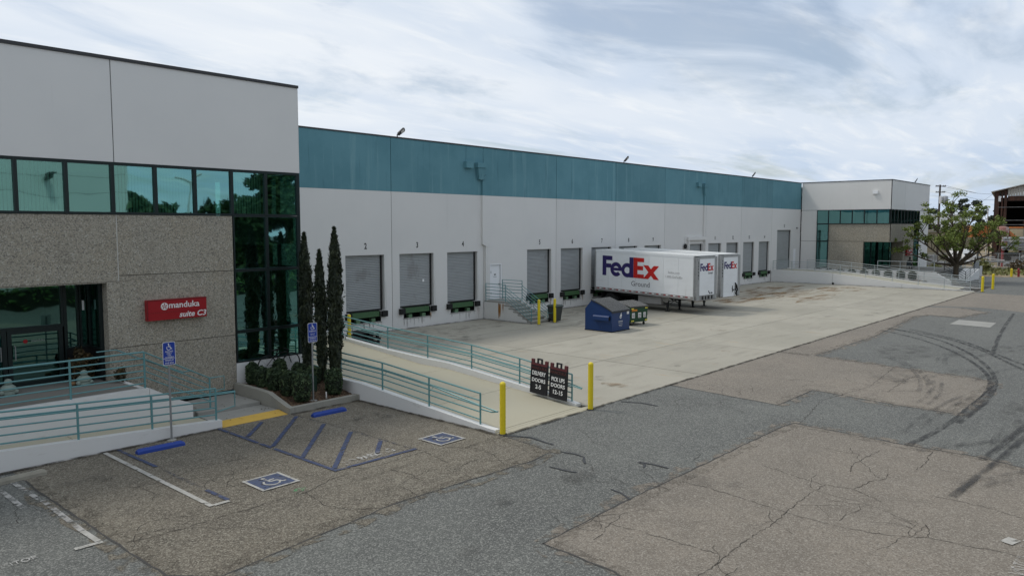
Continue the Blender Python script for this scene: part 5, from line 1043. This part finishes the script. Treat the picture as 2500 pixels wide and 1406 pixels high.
t = thing('marker_stake', 'small white stake in the mulch by the planter kerb', 'stake', (14.28, 20.9, .15)); MB().tube([(14.28,20.92,.1),(14.27,20.92,.40)], .022, 7).build('stake', 'signwhite', t)
t = thing('bicycle', 'black bicycle leaning on the white base wall behind the shrubs', 'bicycle', (14.85, 23.75, .5))
def hoop(mb, c, r, w, n=22): mb.tube([(c[0]+r*math.cos(2*PI*i/n), c[1], c[2]+r*math.sin(2*PI*i/n)) for i in range(n+1)], w, 6, caps=False)
for cx in (14.78, 15.72 if False else 13.82):
    mb = MB(); hoop(mb, (cx,23.78,.98), .34, .022); wl_ = mb.build('wheel', 'black', t, True)
    mb = MB()
    for k in range(8): a = 2*PI*k/8; mb.tube([(cx,23.78,.98),(cx+.33*math.cos(a),23.78,.98+.33*math.sin(a))], .004, 4)
    mb.build('spoke', 'tr_grey', wl_)
MB().tube([(14.78,23.78,.98),(14.62,23.78,1.42)], .018, 6).tube([(14.62,23.78,1.38),(14.2,23.78,1.35),(14.28,23.78,.96),(14.60,23.78,1.25)], .02, 6).tube([(14.2,23.78,1.35),(13.82,23.78,.98),(14.28,23.78,.96)], .016, 6).build('frame', 'black', t, True)
MB().tube([(14.58,23.60,1.5),(14.62,23.78,1.46),(14.58,23.96,1.5)], .016, 6).build('handlebar', 'black', t, True); MB().box(14.05, 14.28, 23.72, 23.84, 1.46, 1.50).tube([(14.2,23.78,1.35),(14.18,23.78,1.46)], .014, 6).build('saddle', 'black', t)
def bush(x, y, z, r, h, label, m, seed, n=1500, size=.07, core=True, group=None, name='leafy_bush', cat='bush'):
    t = thing(name, label, cat, (x, y, z), group); rs = np.random.default_rng(seed)
    d = rs.normal(size=(n,3)); d /= np.linalg.norm(d,axis=1,keepdims=True)
    P = d*np.array([r,r,h*.5])*(rs.uniform(.55,1.08,(n,1)))*(1+.18*np.sin(d[:,0]*5+seed)+.15*np.sin(d[:,2]*7))[:,None]+np.array([x,y,z+h*.5]); keep = P[:,2] > z+.01
    leaves('foliage', P[keep], d[keep]*.5, size, m, t, 1.4)
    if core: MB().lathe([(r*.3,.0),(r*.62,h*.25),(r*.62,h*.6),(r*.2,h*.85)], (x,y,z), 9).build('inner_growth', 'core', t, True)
bush(8.25, 24.75, 1.15, .34, .95, 'brown leafed bush by the right jamb of the glass entrance', 'brownleaf', 3); bush(5.55, 24.75, 1.15, .42, .85, 'brown leafed bush at the left edge before the glass doors', 'brownleaf', 4)
bush(8.95, 23.7, 1.18, .16, .42, 'small brown plant by the corner of the pebbled wall above the steps', 'brownleaf', 6, 260, .06, False)
def statue(x, y, label):
    t = thing('stone_statue', label, 'statue', (x, y, 1.15), 'pale carved statues by the entrance')
    MB().lathe([(.17,0),(.18,.05),(.17,.10),(.20,.13),(.19,.20),(.13,.25),(.11,.27)], (x,y,1.15), 14).build('body', 'statue', t, True)
    MB().lathe([(.04,.0),(.095,.05),(.105,.10),(.08,.16),(.02,.19)], (x,y-.02,1.40), 12).build('head', 'statue', t, True)
    for s in (-1, 1): MB().lathe([(.02,0),(.075,.03),(.08,.08),(.02,.13)], (x+s*.16,y-.07,1.16), 9).build('paw', 'statue', t, True)
statue(8.10, 24.22, 'pale green carved statue before the brown bush right of the doors'); statue(6.2, 24.35, 'pale green carved statue at the left edge before the doors')
t = thing('river_stone', 'small round tan stone beside the right statue', 'stone', (7.85, 24.25, 1.15)); MB().lathe([(.05,0),(.09,.03),(.10,.06),(.06,.11),(.01,.12)], (7.82,24.28,1.15), 10).build('stone', 'cardboard', t, True)
# ------------------------------------------------------------------ planting, tree and person at the far office
for i, y in enumerate((30.4,29.2,28.0,26.8,25.6,24.4,23.2,22.0,20.9)): shrub(84.9, y, .35, .45, .95, 'dark round shrub %s in the row before the far office' % ('closest to the warehouse','second from the warehouse','third from the warehouse','fourth from the warehouse','in the middle','right of the middle','third from the stairs','second from the stairs','closest to the stairs')[i], 60+i, n=420, group='dark round shrubs before the far office')
t = thing('planter_bed', 'mulch bed with a row of dark shrubs before the far office wing', 'planter', (84.5, 26, 0)); MB().box(82.9, 85.9, 20.0, 31.8, 0, .36).build('mulch', 'mulch', t); MB().box(82.85, 85.9, 19.8, 19.995, 0, .38).build('planter_kerb', 'curb', t)
def spread_tree(x, y, label, seed=3):
    t = thing('coral_tree', label, 'tree', (x, y, 0)); rs = random.Random(seed)
    MB().tube([(x,y,-.1),(x+.02,y,.5),(x-.05,y,1.3),(x,y,1.95)], [.40,.28,.25,.28], 12).build('trunk', 'bark', t, True)
    tips = []
    Rv, Fv = Vector((.666,-.746,0)), Vector((.746,.666,0))
    specs = [(-5.2,3.2,2.2),(-4.7,4.9,.5),(-3.9,6.4,-1.5),(-2.7,7.4,1),(-1.5,8.0,-1),(-.3,8.2,1.6),(1.0,7.7,-1.6),(2.4,7.0,1.8),(3.6,6.2,-1),(4.6,5.0,1),(4.9,3.6,-1.2),(-2.6,5.6,3),(1.6,5.2,3.2),(-1,6.2,-3),(2.8,5.0,-3),(-3.4,4.6,-2.5)]
    for j, (lx, z, f) in enumerate(specs):
        e = Vector((x, y, 0)) + Rv*lx + Fv*f + Vector((0,0,z)); s = Vector((x,y,1.75)); m1 = s.lerp(e,.33)+Vector((0,0,-.05 if z > 3.5 else -.25)); m2 = s.lerp(e,.68)+Vector((rs.uniform(-.25,.25),rs.uniform(-.25,.25),.05))
        MB().tube([s,m1,m2,e], [.14,.095,.062,.025], 8).build('limb', 'bark', t, True); tips += [(e,.6)]
        for q in range(9):
            b = m1.lerp(m2, rs.random()) if q < 5 else m2.lerp(e, rs.random()); e2 = b + Vector((rs.uniform(-1.1,1.1),rs.uniform(-1.1,1.1),rs.uniform(.3,1.3)))
            MB().tube([b,b.lerp(e2,.5)+Vector((0,0,.1)),e2], [.045,.032,.015], 5).build('branch', 'bark', t, True); tips.append((e2,.42))
    P = []; r2 = np.random.default_rng(seed)
    for p, s in tips:
        n = int(150*s); P.append(np.array(p)+r2.normal(size=(n,3))*np.array([.36,.36,.24])*s*1.25+np.array([0,0,.08]))
    P = np.concatenate(P); leaves('crown', P, np.tile([0,0,.7],(len(P),1)), .13, 'coral', t, 1.6)
spread_tree(89.9, 18.0, 'spreading pollarded tree with bright green tufts in front of the far office')
# seated person
t = thing('person', 'person in dark clothes sitting on a chair by the far office entrance', 'person', (90.4, 22.6, 1.18))
def skin_mesh(name, V, Ed, Rr, m, par, sub=1):
    me = bpy.data.meshes.new(name); me.from_pydata(V, Ed, []); o = bpy.data.objects.new(name, me); C.objects.link(o)
    o.modifiers.new('s', 'SKIN'); 
    for i, r in enumerate(Rr): me.skin_vertices[0].data[i].radius = (r, r)
    me.skin_vertices[0].data[0].use_root = True
    o.modifiers.new('d', 'SUBSURF').levels = sub; bpy.context.view_layer.update()
    n = bpy.data.meshes.new_from_object(o.evaluated_get(bpy.context.evaluated_depsgraph_get())); bpy.data.objects.remove(o)
    n.name = name; n.materials.clear(); n.materials.append(M[m]); n.polygons.foreach_set('use_smooth', [True]*len(n.polygons)); return link(n, name, par)
V = [(0,0,.52),(.02,0,.70),(.06,0,.92),(.09,0,1.02),(.12,0,1.10),(.14,0,1.22),(.05,.10,.52),(.42,.12,.55),(.46,.12,.30),(.50,.12,.08),(.66,.13,.05),(.05,-.10,.52),(.40,-.12,.55),(.48,-.12,.30),(.56,-.12,.08),(.72,-.13,.05),(.06,.19,.96),(.12,.24,.72),(.33,.16,.62),(.06,-.19,.96),(.12,-.24,.72),(.33,-.16,.62)]
Ed = [(0,1),(1,2),(2,3),(3,4),(4,5),(0,6),(6,7),(7,8),(8,9),(9,10),(0,11),(11,12),(12,13),(13,14),(14,15),(2,16),(16,17),(17,18),(2,19),(19,20),(20,21)]
Rr = [.14,.13,.15,.07,.06,.10,.10,.075,.06,.045,.04,.10,.075,.06,.045,.04,.06,.048,.038,.06,.048,.038]
skin_mesh('body', V, Ed, Rr, 'cloth', t)
MB().lathe([(.03,0),(.085,.05),(.10,.12),(.09,.19),(.03,.235)], (.15,0,1.10), 12).build('head', 'skin', None, True).parent = t
MB().lathe([(.102,.0),(.112,.06),(.09,.13),(.02,.165)], (.135,0,1.20), 12).build('hair', 'hair', None, True).parent = t
t = thing('chair', 'dark metal chair under the seated person by the far entrance', 'chair', (90.4, 22.6, 1.18))
mb = MB()
for a in (-.18,.22):
    for b in (-.2,.2): MB().tube([(90.4+a,22.6+b,1.17),(90.4+a,22.6+b,1.58)], .015, 5).build('leg', 'raildark', t)
MB().box(90.18, 90.66, 22.37, 22.83, 1.58, 1.61).build('seat', 'raildark', t); MB().box(90.17, 90.20, 22.37, 22.83, 1.62, 2.05).build('backrest', 'raildark', t)
# ------------------------------------------------------------------ the yard beyond the far end
def B(d, lat, z=0.0): return Vector((.7464*d + .6655*lat, .6655*d - .7464*lat, z))
U, Vv = Vector((.6655,-.7464,0)), Vector((.7464,.6655,0))
def bbox(mb, d0, d1, l0, l1, z0, z1, m=0):
    P = [B(d0,l0,z0),B(d0,l1,z0),B(d1,l1,z0),B(d1,l0,z0),B(d0,l0,z1),B(d0,l1,z1),B(d1,l1,z1),B(d1,l0,z1)]
    return mb.add(P, [(0,3,2,1),(4,5,6,7),(0,1,5,4),(1,2,6,5),(2,3,7,6),(3,0,4,7)], m)
struct(MB().poly([tuple(B(d,l,.006)) for d, l in ((89.5,51),(87.5,57),(86,66),(86,110),(104,110),(104,51))]).build('dry_grass_verge', 'dirt'))
struct(MB().poly([tuple(B(d,l,.006)) for d, l in ((104.02,40),(104.02,120),(330,260),(330,40))]).build('storage_yard_ground', 'dirt'))
t = thing('kerb', 'low pale kerb wall along the dry verge under the chain link fence', 'kerb', B(104,60)); bbox(MB(), 103.6, 103.95, 51, 110, 0, .28).build('kerb_block', 'curb', t)
bbox(MB(), 86.6, 86.8, 60.5, 66, 0, .1).build('kerb_block', 'dome', t)
fn = thing('chain_link_fence', 'chain link fence with grey posts along the storage yard', 'fence', B(106,60))
for k in range(20): l = 50+3*k; MB().tube([B(106,l,0),B(106,l,2.15)], .045, 6).build('post', 'railgrey', fn)
for z in (2.1,1.0): MB().tube([B(106,50,z),B(106,107,z)], .03, 5).build('rail', 'railgrey', fn)
mb = MB()
for k in range(330):
    l = 50+.17*k
    mb.tube([B(106.0,l,.05),B(106.0,l+1.2,2.08)], .006, 3); mb.tube([B(106.02,l+1.2,.05),B(106.02,l,2.08)], .006, 3)
stuff(mb.build('wire_mesh', 'galv', fn))
# utility pole, transformer, wires
t = thing('utility_pole', 'dark wooden utility pole with two crossarms and a grey transformer', 'utility pole', B(112,62.8))
MB().tube([B(112,62.8,0),B(112,62.8,11.95)], [.17,.12], 8).build('pole', 'poleWood', t, True)
for z, w in ((11.72,.75),(10.85,.7)):
    a = bbox(MB(), 111.8, 111.9, 62.8-w, 62.8+w, z-.06, z+.06).build('crossarm', 'poleWood', t)
    for s in (-.9,-.5,.5,.9): MB().lathe([(.04,0),(.06,.05),(.03,.14)], tuple(B(111.85,62.8+w*s,z+.06)), 6).build('insulator', 'pipegrey', a)
MB().lathe([(.33,0),(.36,.05),(.36,1.0),(.30,1.1),(.05,1.16)], tuple(B(111.5,63.35,9.15)), 14).build('transformer', 'pipegrey', t, True); MB().lathe([(.2,0),(.2,1.0),(.1,1.1)], tuple(B(111.6,62.75,9.2)), 10).build('transformer', 'pipewhite', t, True)
for i, (z, l) in enumerate(((11.85,62.2),(11.85,63.4),(10.95,63.3))):
    o = MB().tube([B(112,l,z),B(118,72,z-.9),B(124,82,z-1.0),B(130,95,z-.2)], .018, 4).build('power_wire', 'black', None); tag(o, ['upper power wire from the left end of the top crossarm','upper power wire from the right end of the top crossarm','power wire from the lower crossarm'][i], 'power wire', 'power wires from the utility pole')
o = MB().tube([B(112,62.9,7.6),B(121,72,7.9),B(130,82.3,11.6)], .016, 4).build('power_wire', 'black', None); tag(o, 'slanting wire rising from the pole to the eave of the rusty shed', 'power wire', 'power wires from the utility pole')
# rusty shed, its open gable square to the lane
t = thing('steel_shed', 'large open rusty steel shed with a pale corrugated gable', 'shed', B(130,82.2))
W2 = 13.0
def SB(v, u, z): return B(130 + v*.835 - u*.55, 82.2 + v*.55 + u*.835, z)
def sbox(v0, v1, u0, u1, z0, z1, nm, m, ph=None):
    zt = (lambda u: z1) if z1 is not None else (lambda u: ez(u)-.08)
    P = [SB(v0,u0,z0),SB(v0,u1,z0),SB(v1,u1,z0),SB(v1,u0,z0),SB(v0,u0,zt(u0)),SB(v0,u1,zt(u1)),SB(v1,u1,zt(u1)),SB(v1,u0,zt(u0))]
    return MB().add(P, [(0,3,2,1),(4,5,6,7),(0,1,5,4),(1,2,6,5),(2,3,7,6),(3,0,4,7)]).build(nm, m, ph or t)
def ez(u): return 11.75 + u*.25 if u < W2 else 11.75 + W2*.25 - (u-W2)*.25
for k in range(24):
    a, b = -.45+k*1.15, -.45+(k+1)*1.15-.01
    for (va, vb) in ((-.9,14),(14.02,30)): MB().add([SB(va,a,ez(a)+.14),SB(va,b,ez(b)+.14),SB(vb,b,ez(b)+.14),SB(vb,a,ez(a)+.14),SB(va,a,ez(a)),SB(va,b,ez(b)),SB(vb,b,ez(b)),SB(vb,a,ez(a))], [(0,1,2,3),(7,6,5,4),(0,4,5,1),(1,5,6,2),(3,7,4,0)]).build('roof_sheet', 'corrug', t)
for k in range(62):
    a, b = 1.95+k*.36, 1.95+(k+1)*.36-.03
    sbox(.05*(k%2), .05*(k%2)+.04, a, b, 11.0, None, 'gable_sheet', 'corrug')
sbox(.1, .4, 1.95, 24.2, 10.2, 10.99, 'lintel_beam', 'rustwall')
for u, w in ((.45,.6),(1.15,.25),(1.65,.42),(24.5,.6)): sbox(.05, .5, u-w/2, u+w/2, 0, None, 'column', 'rustwall')
for v in (7,14,21,28): sbox(v, v+.35, .3, .65, 0, 11.6, 'column', 'rustwall')
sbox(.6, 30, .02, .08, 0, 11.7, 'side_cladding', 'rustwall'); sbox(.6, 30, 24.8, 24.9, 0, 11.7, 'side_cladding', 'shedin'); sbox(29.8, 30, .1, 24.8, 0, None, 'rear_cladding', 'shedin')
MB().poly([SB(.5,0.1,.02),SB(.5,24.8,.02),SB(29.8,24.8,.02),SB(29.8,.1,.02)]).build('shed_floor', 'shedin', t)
sbox(-.1, .0, .62, .98, 10.1, 11.0, 'notice_board', 'reflwhite')
for z in (9.1,6.9,6.15): MB().tube([SB(-.25,.6,z),SB(-.25,24,z)], .04, 6).build('cross_pipe', 'scrap', t)
for u in (4.3,5.6): sbox(6, 6.3, u, u+.3, 0, 6.8, 'inner_post', 'rustwall')
# yard objects
t = thing('storage_building', 'tan flat roofed building with dark windows behind the far tree', 'building', B(128,72))
bbox(MB(), 128, 138, 68, 78.2, 0, 4.9).build('wall', 'tanwall', t); bbox(MB(), 127.7, 138.3, 67.7, 78.5, 4.91, 5.15).build('roof_edge', 'conc', t); bbox(MB(), 127.9, 138, 68, 78.2, 5.16, 5.3).build('roof', 'tanwall', t)
for l in (72.0,75.6,77.2): 
    w = bbox(MB(), 127.95, 128.02, l, l+.75, 2.2, 3.7).build('window', 'tanwall', t); bbox(MB(), 127.92, 127.945, l+.06, l+.69, 2.26, 3.64).build('pane', 'dark', w)
for l in (73.5,74.8,76): bbox(MB(), 130, 130.2, l, l+.2, 5.31, 6.3).build('roof_post', 'pipewhite', t)
MB().tube([B(130.1,72.5,6.3),B(130.1,77.5,6.3)], .09, 6).build('roof_pipe', 'pipewhite', t)
t = thing('steel_container', 'weathered orange steel container raised on legs in the storage yard', 'container', B(118,73))
bbox(MB(), 118, 121, 71.5, 74.4, 4.2, 5.95).build('body', 'orangecont', t)
for k in range(9): bbox(MB(), 117.94, 117.99, 71.55+k*.32, 71.55+k*.32+.14, 4.25, 5.9).build('side_rib', 'orangecont', t)
for l in (71.6,74.2):
    for d in (118.1,120.8): bbox(MB(), d, d+.15, l, l+.15, 0, 4.19).build('leg', 'rustwall', t)
t = thing('storage_tank', 'faded red and white upright tank beside the pipe rack', 'tank', B(113,72.9)); MB().lathe([(.86,0),(.86,1.25),(.7,1.45),(.1,1.55)], tuple(B(113,72.9,4.35)), 18).build('shell', 'tank', t, True)
MB().add([B(112.5,73.9,4.35),B(112.5,74.8,4.35),B(113.5,74.8,4.35),B(113.5,73.9,4.35),B(113,73.95,5.3)], [(0,1,4),(1,2,4),(2,3,4),(3,0,4)]).build('hopper', 'orangecont', t)
bbox(MB(), 111.8, 114.2, 71.8, 75.2, 4.15, 4.34).build('platform', 'rustwall', t)
for l in (72,75): bbox(MB(), 112, 112.2, l, l+.2, 0, 4.14).build('leg', 'rustwall', t)
t = thing('pipe_rack', 'steel rack stacked with long pale pipes in front of the shed', 'pipe rack', B(110,76))
for i, (z, m) in enumerate(((4.22,'pipewhite'),(3.95,'pipewhite'),(3.72,'pipewhite'),(3.42,'pipegrey'),(3.28,'pipegrey'),(3.14,'pipegrey'),(2.88,'pipewhite'),(2.70,'pipegrey'))): MB().tube([B(110,71.0,z),B(110,92,z)], .09, 7).build('pipe', m, t, True)
for l in (71.2,77,84,91): bbox(MB(), 110.15, 110.35, l, l+.22, 0, 4.4).build('upright', 'redpaint' if l < 72 else 'rustwall', t)
for z in (4.06,3.55,2.98,2.5): bbox(MB(), 109.7, 110.14, 71.2, 92, z-.05, z+.03).build('arm', 'pipegrey', t)
bbox(MB(), 109.85, 109.95, 71.0, 71.7, 3.1, 3.7).build('rack_board', 'redpaint', t)
t = thing('machine_crate', 'yellow brown machine housing at the right edge before the shed', 'machine', B(112,78)); bbox(MB(), 112, 115, 75.3, 79.5, 2.0, 5.6).build('housing', 'tanwall', t); bbox(MB(), 111.9, 111.99, 75.9, 77.5, 3.4, 4.7).build('opening', 'rustwall', t); bbox(MB(), 111.9, 115.1, 75.2, 79.6, 5.61, 5.8).build('top_plate', 'orangecont', t)
# white van parked in the yard
t = thing('parked_van', 'white van parked among the scrap beyond the fence', 'van', B(116,70.6))
def vb(d0, d1, l0, l1, z0, z1, nm, m, par=t): return bbox(MB(), d0, d1, l0, l1, z0, z1).build(nm, m, par)
mb = MB(); MBv = [(116,.55),(116,1.25),(116.9,1.35),(117.5,2.3),(121,2.35),(121,.55)]
mb.prism([B(d,69.7,z) for d, z in MBv], U*1.85); mb.build('body', 'tr_white', t)
MB().add([B(116.93,69.85,1.42),B(116.93,71.4,1.42),B(117.46,71.35,2.2),B(117.46,69.9,2.2)], [(0,1,2,3)]).build('windscreen', 'dark', t)
for l in (69.72,71.35):
    for d in (117,120): MB().tube([B(d,l,.36),B(d,l+.18,.36)], .36, 12).build('wheel', 'black', t)
for l in (69.85,71.1): vb(115.97, 115.99, l, l+.28, .95, 1.15, 'headlight', 'reflwhite')
vb(115.95, 115.99, 69.75, 71.5, .55, .75, 'bumper', 'tr_grey')
# scrap: each long pipe is a thing
rs = random.Random(5)
for k in range(44):
    l = rs.uniform(57,88); d = rs.uniform(107.5,112); L = rs.uniform(2,6); a = rs.uniform(-.35,.35); z = rs.uniform(.15,1.5)
    o = MB().tube([B(d,l,z),B(d+L*a*.3,l+L*.9,max(.1,z+L*math.sin(a)*.6))], rs.choice((.07,.1,.14)), 7).build('scrap_pipe', rs.choice(('pipewhite','pipewhite','pipegrey','scrap')), None, True)
    tag(o, 'loose scrap pipe lying in the heap beyond the chain link fence', 'pipe', 'scrap pipes beyond the fence')
for k in range(16):
    l = rs.uniform(56,86); d = rs.uniform(109,114); w, h = rs.uniform(.8,2.4), rs.uniform(.6,2.0); o = thing('scrap_bin', 'grey scrap crate in the storage yard beyond the chain link fence', 'crate', B(d,l), 'scrap crates beyond the fence')
    bbox(MB(), d, d+w*.7, l, l+w, 0, h).build('body', rs.choice(('scrap','pipegrey','rustwall','bin')), o)
    for q in range(3): bbox(MB(), d-.04, d-.01, l, l+w, h*(.15+.3*q), h*(.25+.3*q)).build('rib', 'scrap', o)
for i, l in enumerate((50.5,52.3,54.1)):
    o = thing('timber_stack', ('left','middle','right')[i] + ' stack of grey timber behind the railings of the far office', 'timber stack', B(109,l), 'timber stacks beyond the far office')
    for q in range(9): bbox(MB(), 109+.1*rs.random(), 110.5, 44+l-50.5 if False else l-.05, l+1.7, .3*q, .3*q+.2).build('beam', rs.choice(('scrap','pipegrey','tanwall','rustwall')), o)
bush(*B(98,60.9), 1.0, 1.6, 'tall yellow green weed bush before the chain link fence', 'weed', 8, 900, .16, False); bush(*B(101,56.5), .8, .9, 'low weed clump by the fence behind the blue bin', 'weed', 9, 500, .14, False); bush(*B(100.5,67.2), 1.1, 1.4, 'dry brown shrub by the fence behind the red hydrant', 'brownleaf', 10, 700, .15, False)
gp = []; g2 = np.random.default_rng(4)
for k in range(2600): d = g2.uniform(90,103.3); l = g2.uniform(54,80); p = B(d,l); gp.append((p.x,p.y,g2.uniform(.02,.22)))
o = stuff(leaves('dry_grass', np.array(gp), np.zeros((len(gp),3)), .22, 'weed', None, 1.8, np.tile([0,0,1.5],(len(gp),1)))); tag(o, 'sparse dry grass on the verge before the fence', 'grass')
p = B(88,58.1); bollard(p.x, p.y, 0, .95, 'short yellow bollard on the dry verge next to the red hydrant', .12)
t = thing('fire_hydrant', 'red fire hydrant pipe on the dry verge at the right', 'hydrant', B(88,58.9)); q = B(88,58.9)
MB().tube([q,q+Vector((0,0,.8))], .09, 8).build('standpipe', 'redpaint', t); MB().lathe([(.1,0),(.14,.05),(.12,.16),(.03,.22)], (q.x,q.y,.78), 10).build('bonnet', 'redpaint', t, True); MB().tube([q-U*.25+Vector((0,0,.62)),q+U*.25+Vector((0,0,.62))], .06, 8).build('outlet', 'redpaint', t); MB().tube([q+U*.12,q+U*.12+Vector((0,0,.6))], .05, 6).build('side_pipe', 'redpaint', t)
t = thing('plastic_bin', 'blue plastic crate bin beside the far tree trunk', 'bin', B(88.5,53.4))
bbox(MB(), 88.5, 89.4, 52.85, 53.85, .02, .72).build('body', 'binblue', t); bbox(MB(), 88.45, 89.45, 52.8, 53.9, .73, .80).build('lid', 'binblue', t)
t = thing('market_umbrella', 'folded black umbrella standing on a round base beside the blue bin', 'umbrella', B(89,54.5)); q = B(89,54.4)
MB().lathe([(.42,0),(.42,.08),(.1,.14)], (q.x,q.y,.0), 14).build('base', 'black', t, True); MB().lathe([(.03,.1),(.16,.5),(.14,1.2),(.10,1.9),(.03,2.3)], (q.x,q.y,.0), 10).build('canopy', 'black', t, True)
t = thing('folding_table', 'pale folded table top standing upright beside the black umbrella', 'table', B(89,55)); bbox(MB(), 88.6, 88.66, 54.75, 55.05, .05, 1.25).build('top', 'pipewhite', t); bbox(MB(), 88.68, 88.74, 54.3, 54.7, .05, 1.7).build('leg_frame', 'pipegrey', t)
t = thing('paper_cup_bin', 'small pale bin at the foot of the far tree', 'bin', B(88,52.6)); q = B(88,52.55); MB().lathe([(.16,0),(.2,.7),(.22,.72),(.2,.76)], (q.x,q.y,0), 10).build('body', 'pipewhite', t)
# far trees
def crown_tree(x, y, h, label, clumps, m, seed, trunk=.3, leaf=.5, n=260, group=None, name='tree', sq=.6):
    t = thing(name, label, 'tree', (x, y, 0), group); r2 = np.random.default_rng(seed); P = []
    MB().tube([(x,y,-.1),(x+.1,y,h*.35),(x,y+.1,h*.6)], [trunk,trunk*.75,trunk*.5], 8).build('trunk', 'bark', t, True)
    for (dx, dy, dz, r) in clumps:
        c = np.array([x+dx,y+dy,dz]); MB().tube([(x,y+.05,min(h*.5,dz*.8)),tuple((np.array([x,y,h*.5])+c)/2),tuple(c)], [trunk*.4,trunk*.25,.04], 5).build('limb', 'bark', t)
        k = int(n*r*r); d = r2.normal(size=(k,3)); d /= np.linalg.norm(d,axis=1,keepdims=True); P.append(c+d*r*np.array([1,1,sq])*r2.uniform(.35,1.05,(k,1)))
    P = np.concatenate(P); leaves('crown', P, None, leaf, m, t, 1.3)
def random_crown(rr, h0, h1, w, k, r0, r1): return [(rr.uniform(-w,w),rr.uniform(-w,w),rr.uniform(h0,h1),rr.uniform(r0,r1)) for _ in range(k)]
rr = random.Random(12)
for i, (d, l, h, w, k, lb) in enumerate([(205,121.5,14.4,3.4,16,'tall wispy eucalyptus behind the utility pole'),(208,116.5,10.5,2.6,10,'lower eucalyptus by the corner of the far office'),(196,127,11.0,3,12,'dark eucalyptus between the pole and the shed'),(190,131.5,13.6,3.6,18,'dense dark eucalyptus beside the rusty shed'),(215,135,11,4,14,'broad dark tree behind the shed eave'),(230,124,8.5,5,14,'low broad tree far behind the storage yard')]):
    p = B(d,l); cl = [(c[0]*1.0,c[1]*1.0,c[2],c[3]) for c in random_crown(rr, h*.48, h-.4, w, k, .7, 1.35)]
    crown_tree(p.x, p.y, h, lb, cl, 'euc', 30+i, .28, .42, 150, 'trees beyond the storage yard', 'eucalyptus_tree')
mb = MB()
pts = []; r3 = np.random.default_rng(3)
for k in range(5200): d = r3.uniform(255,300); l = r3.uniform(100,260); p = B(d,l); pts.append((p.x,p.y,r3.uniform(0,1)**.7*(4.6+1.6*math.sin(l*.21)+1.1*math.sin(l*.57))))
o = stuff(leaves('distant_trees', np.array(pts), None, 1.5, 'euc')); tag(o, 'distant line of dark trees on the horizon', 'trees')
t = thing('far_warehouse', 'pale flat roofed building far behind the storage yard', 'building', B(192,112)); bbox(MB(), 192, 215, 104, 115, 0, 8.6).build('wall', 'tr_white', t); bbox(MB(), 191.7, 215.3, 103.7, 115.3, 8.61, 8.9).build('roof', 'tr_roof', t)
for k in range(5): bbox(MB(), 191.95, 191.99, 105+2*k, 106.2+2*k, 5, 6.5).build('window', 'dark', t)
t = thing('street_lamp', 'thin white lamp post in the storage yard left of the shed', 'street lamp', B(140,86.5)); MB().tube([B(140,87.5,0),B(140,87.5,9.2)], .09, 6).build('post', 'pipewhite', t); MB().tube([B(140,87.5,9.2),B(140,86.7,9.3)], .12, 6).build('lamp_head', 'pipewhite', t)
# ------------------------------------------------------------------ the other side of the street, seen in the glass
t = thing('warehouse', 'white building across the lane, mirrored in the left teal windows', 'warehouse', (5, -15, 0))
wall(-60, 24.6, 0, 12.2, [], -14.0, .2, 'white', 'wall', t)
t.location = (5, -15, 0)
for o in kids(t): bpy.data.objects.remove(o)
for k in range(9): MB().box(-60, 24.6, -40, -14.0 - .0*k, 1.37*k, 1.37*(k+1)-.03).build('wall_panel', 'white', t)
MB().box(-59.9, 24.5, -39.9, -14.05, 0, 12.2).build('wall_core', 'joint_dark', t); MB().box(-60.05, 24.65, -40.05, -13.95, 12.31, 12.45).build('roof_coping', 'coping', t)
MB().box(19, 19.3, -13.99, -13.2, 9.3, 9.5).box(18.9, 19.4, -13.6, -12.8, 9.5, 9.62).build('wall_light', 'coping', t)
t = thing('hedge', 'clipped green hedge across the lane, mirrored in the glass entrance', 'hedge', (12, -12, 0))
r4 = np.random.default_rng(8); n = 9000
P = np.stack([r4.uniform(-8,60,n), -12+r4.uniform(-1.2,1.2,n), r4.uniform(0,1,n)**.6*1.5*(1+.1*np.sin(np.linspace(0,90,n)))],1); leaves('foliage', P, np.tile([0,.5,.6],(n,1)), .22, 'hedge', t); MB().box(-8, 60, -13, -11.1, 0, 1.25).build('inner_growth', 'core', t)
for i, (x, y, h, w) in enumerate([(25.5,-17,8.6,2.4),(29.5,-18,8.4,2.4),(33.5,-19,8.0,2.3),(37,-18.5,8.6,2.2),(41,-18,11.4,2.6),(43.3,-20.5,10.2,2.6),(45.5,-18,10.4,2.6),(50,-18,9.6,2.6),(55,-18,10.5,3),(64,-19,10.5,3.2),(74,-19,11,3.4),(86,-20,11.5,3.6),(100,-21,12,3.8),(116,-22,12,4),(134,-23,12.5,4.2)]):
    rr = random.Random(40+i); cl = random_crown(rr, 1.5, h-1.0, w, 19, 1.0, 1.65)+[(0,0,h-.9,1.0)]
    crown_tree(x, y, h, 'dense green tree across the lane, mirrored in the teal glass', cl, 'treedk', 50+i, .25, .42, 170, 'trees across the lane', 'street_tree', .8)
t = thing('street_lamp', 'white twin armed lamp post across the lane, mirrored in the teal windows', 'street lamp', (29.5, -14.5, 0)); MB().tube([(29.5,-14.5,0),(29.5,-14.5,9.9)], .07, 7).build('post', 'pipewhite', t); MB().tube([(28.6,-14.5,10.05),(29.5,-14.5,9.85),(30.4,-14.5,10.05)], .09, 6).build('lamp_arm', 'pipewhite', t)
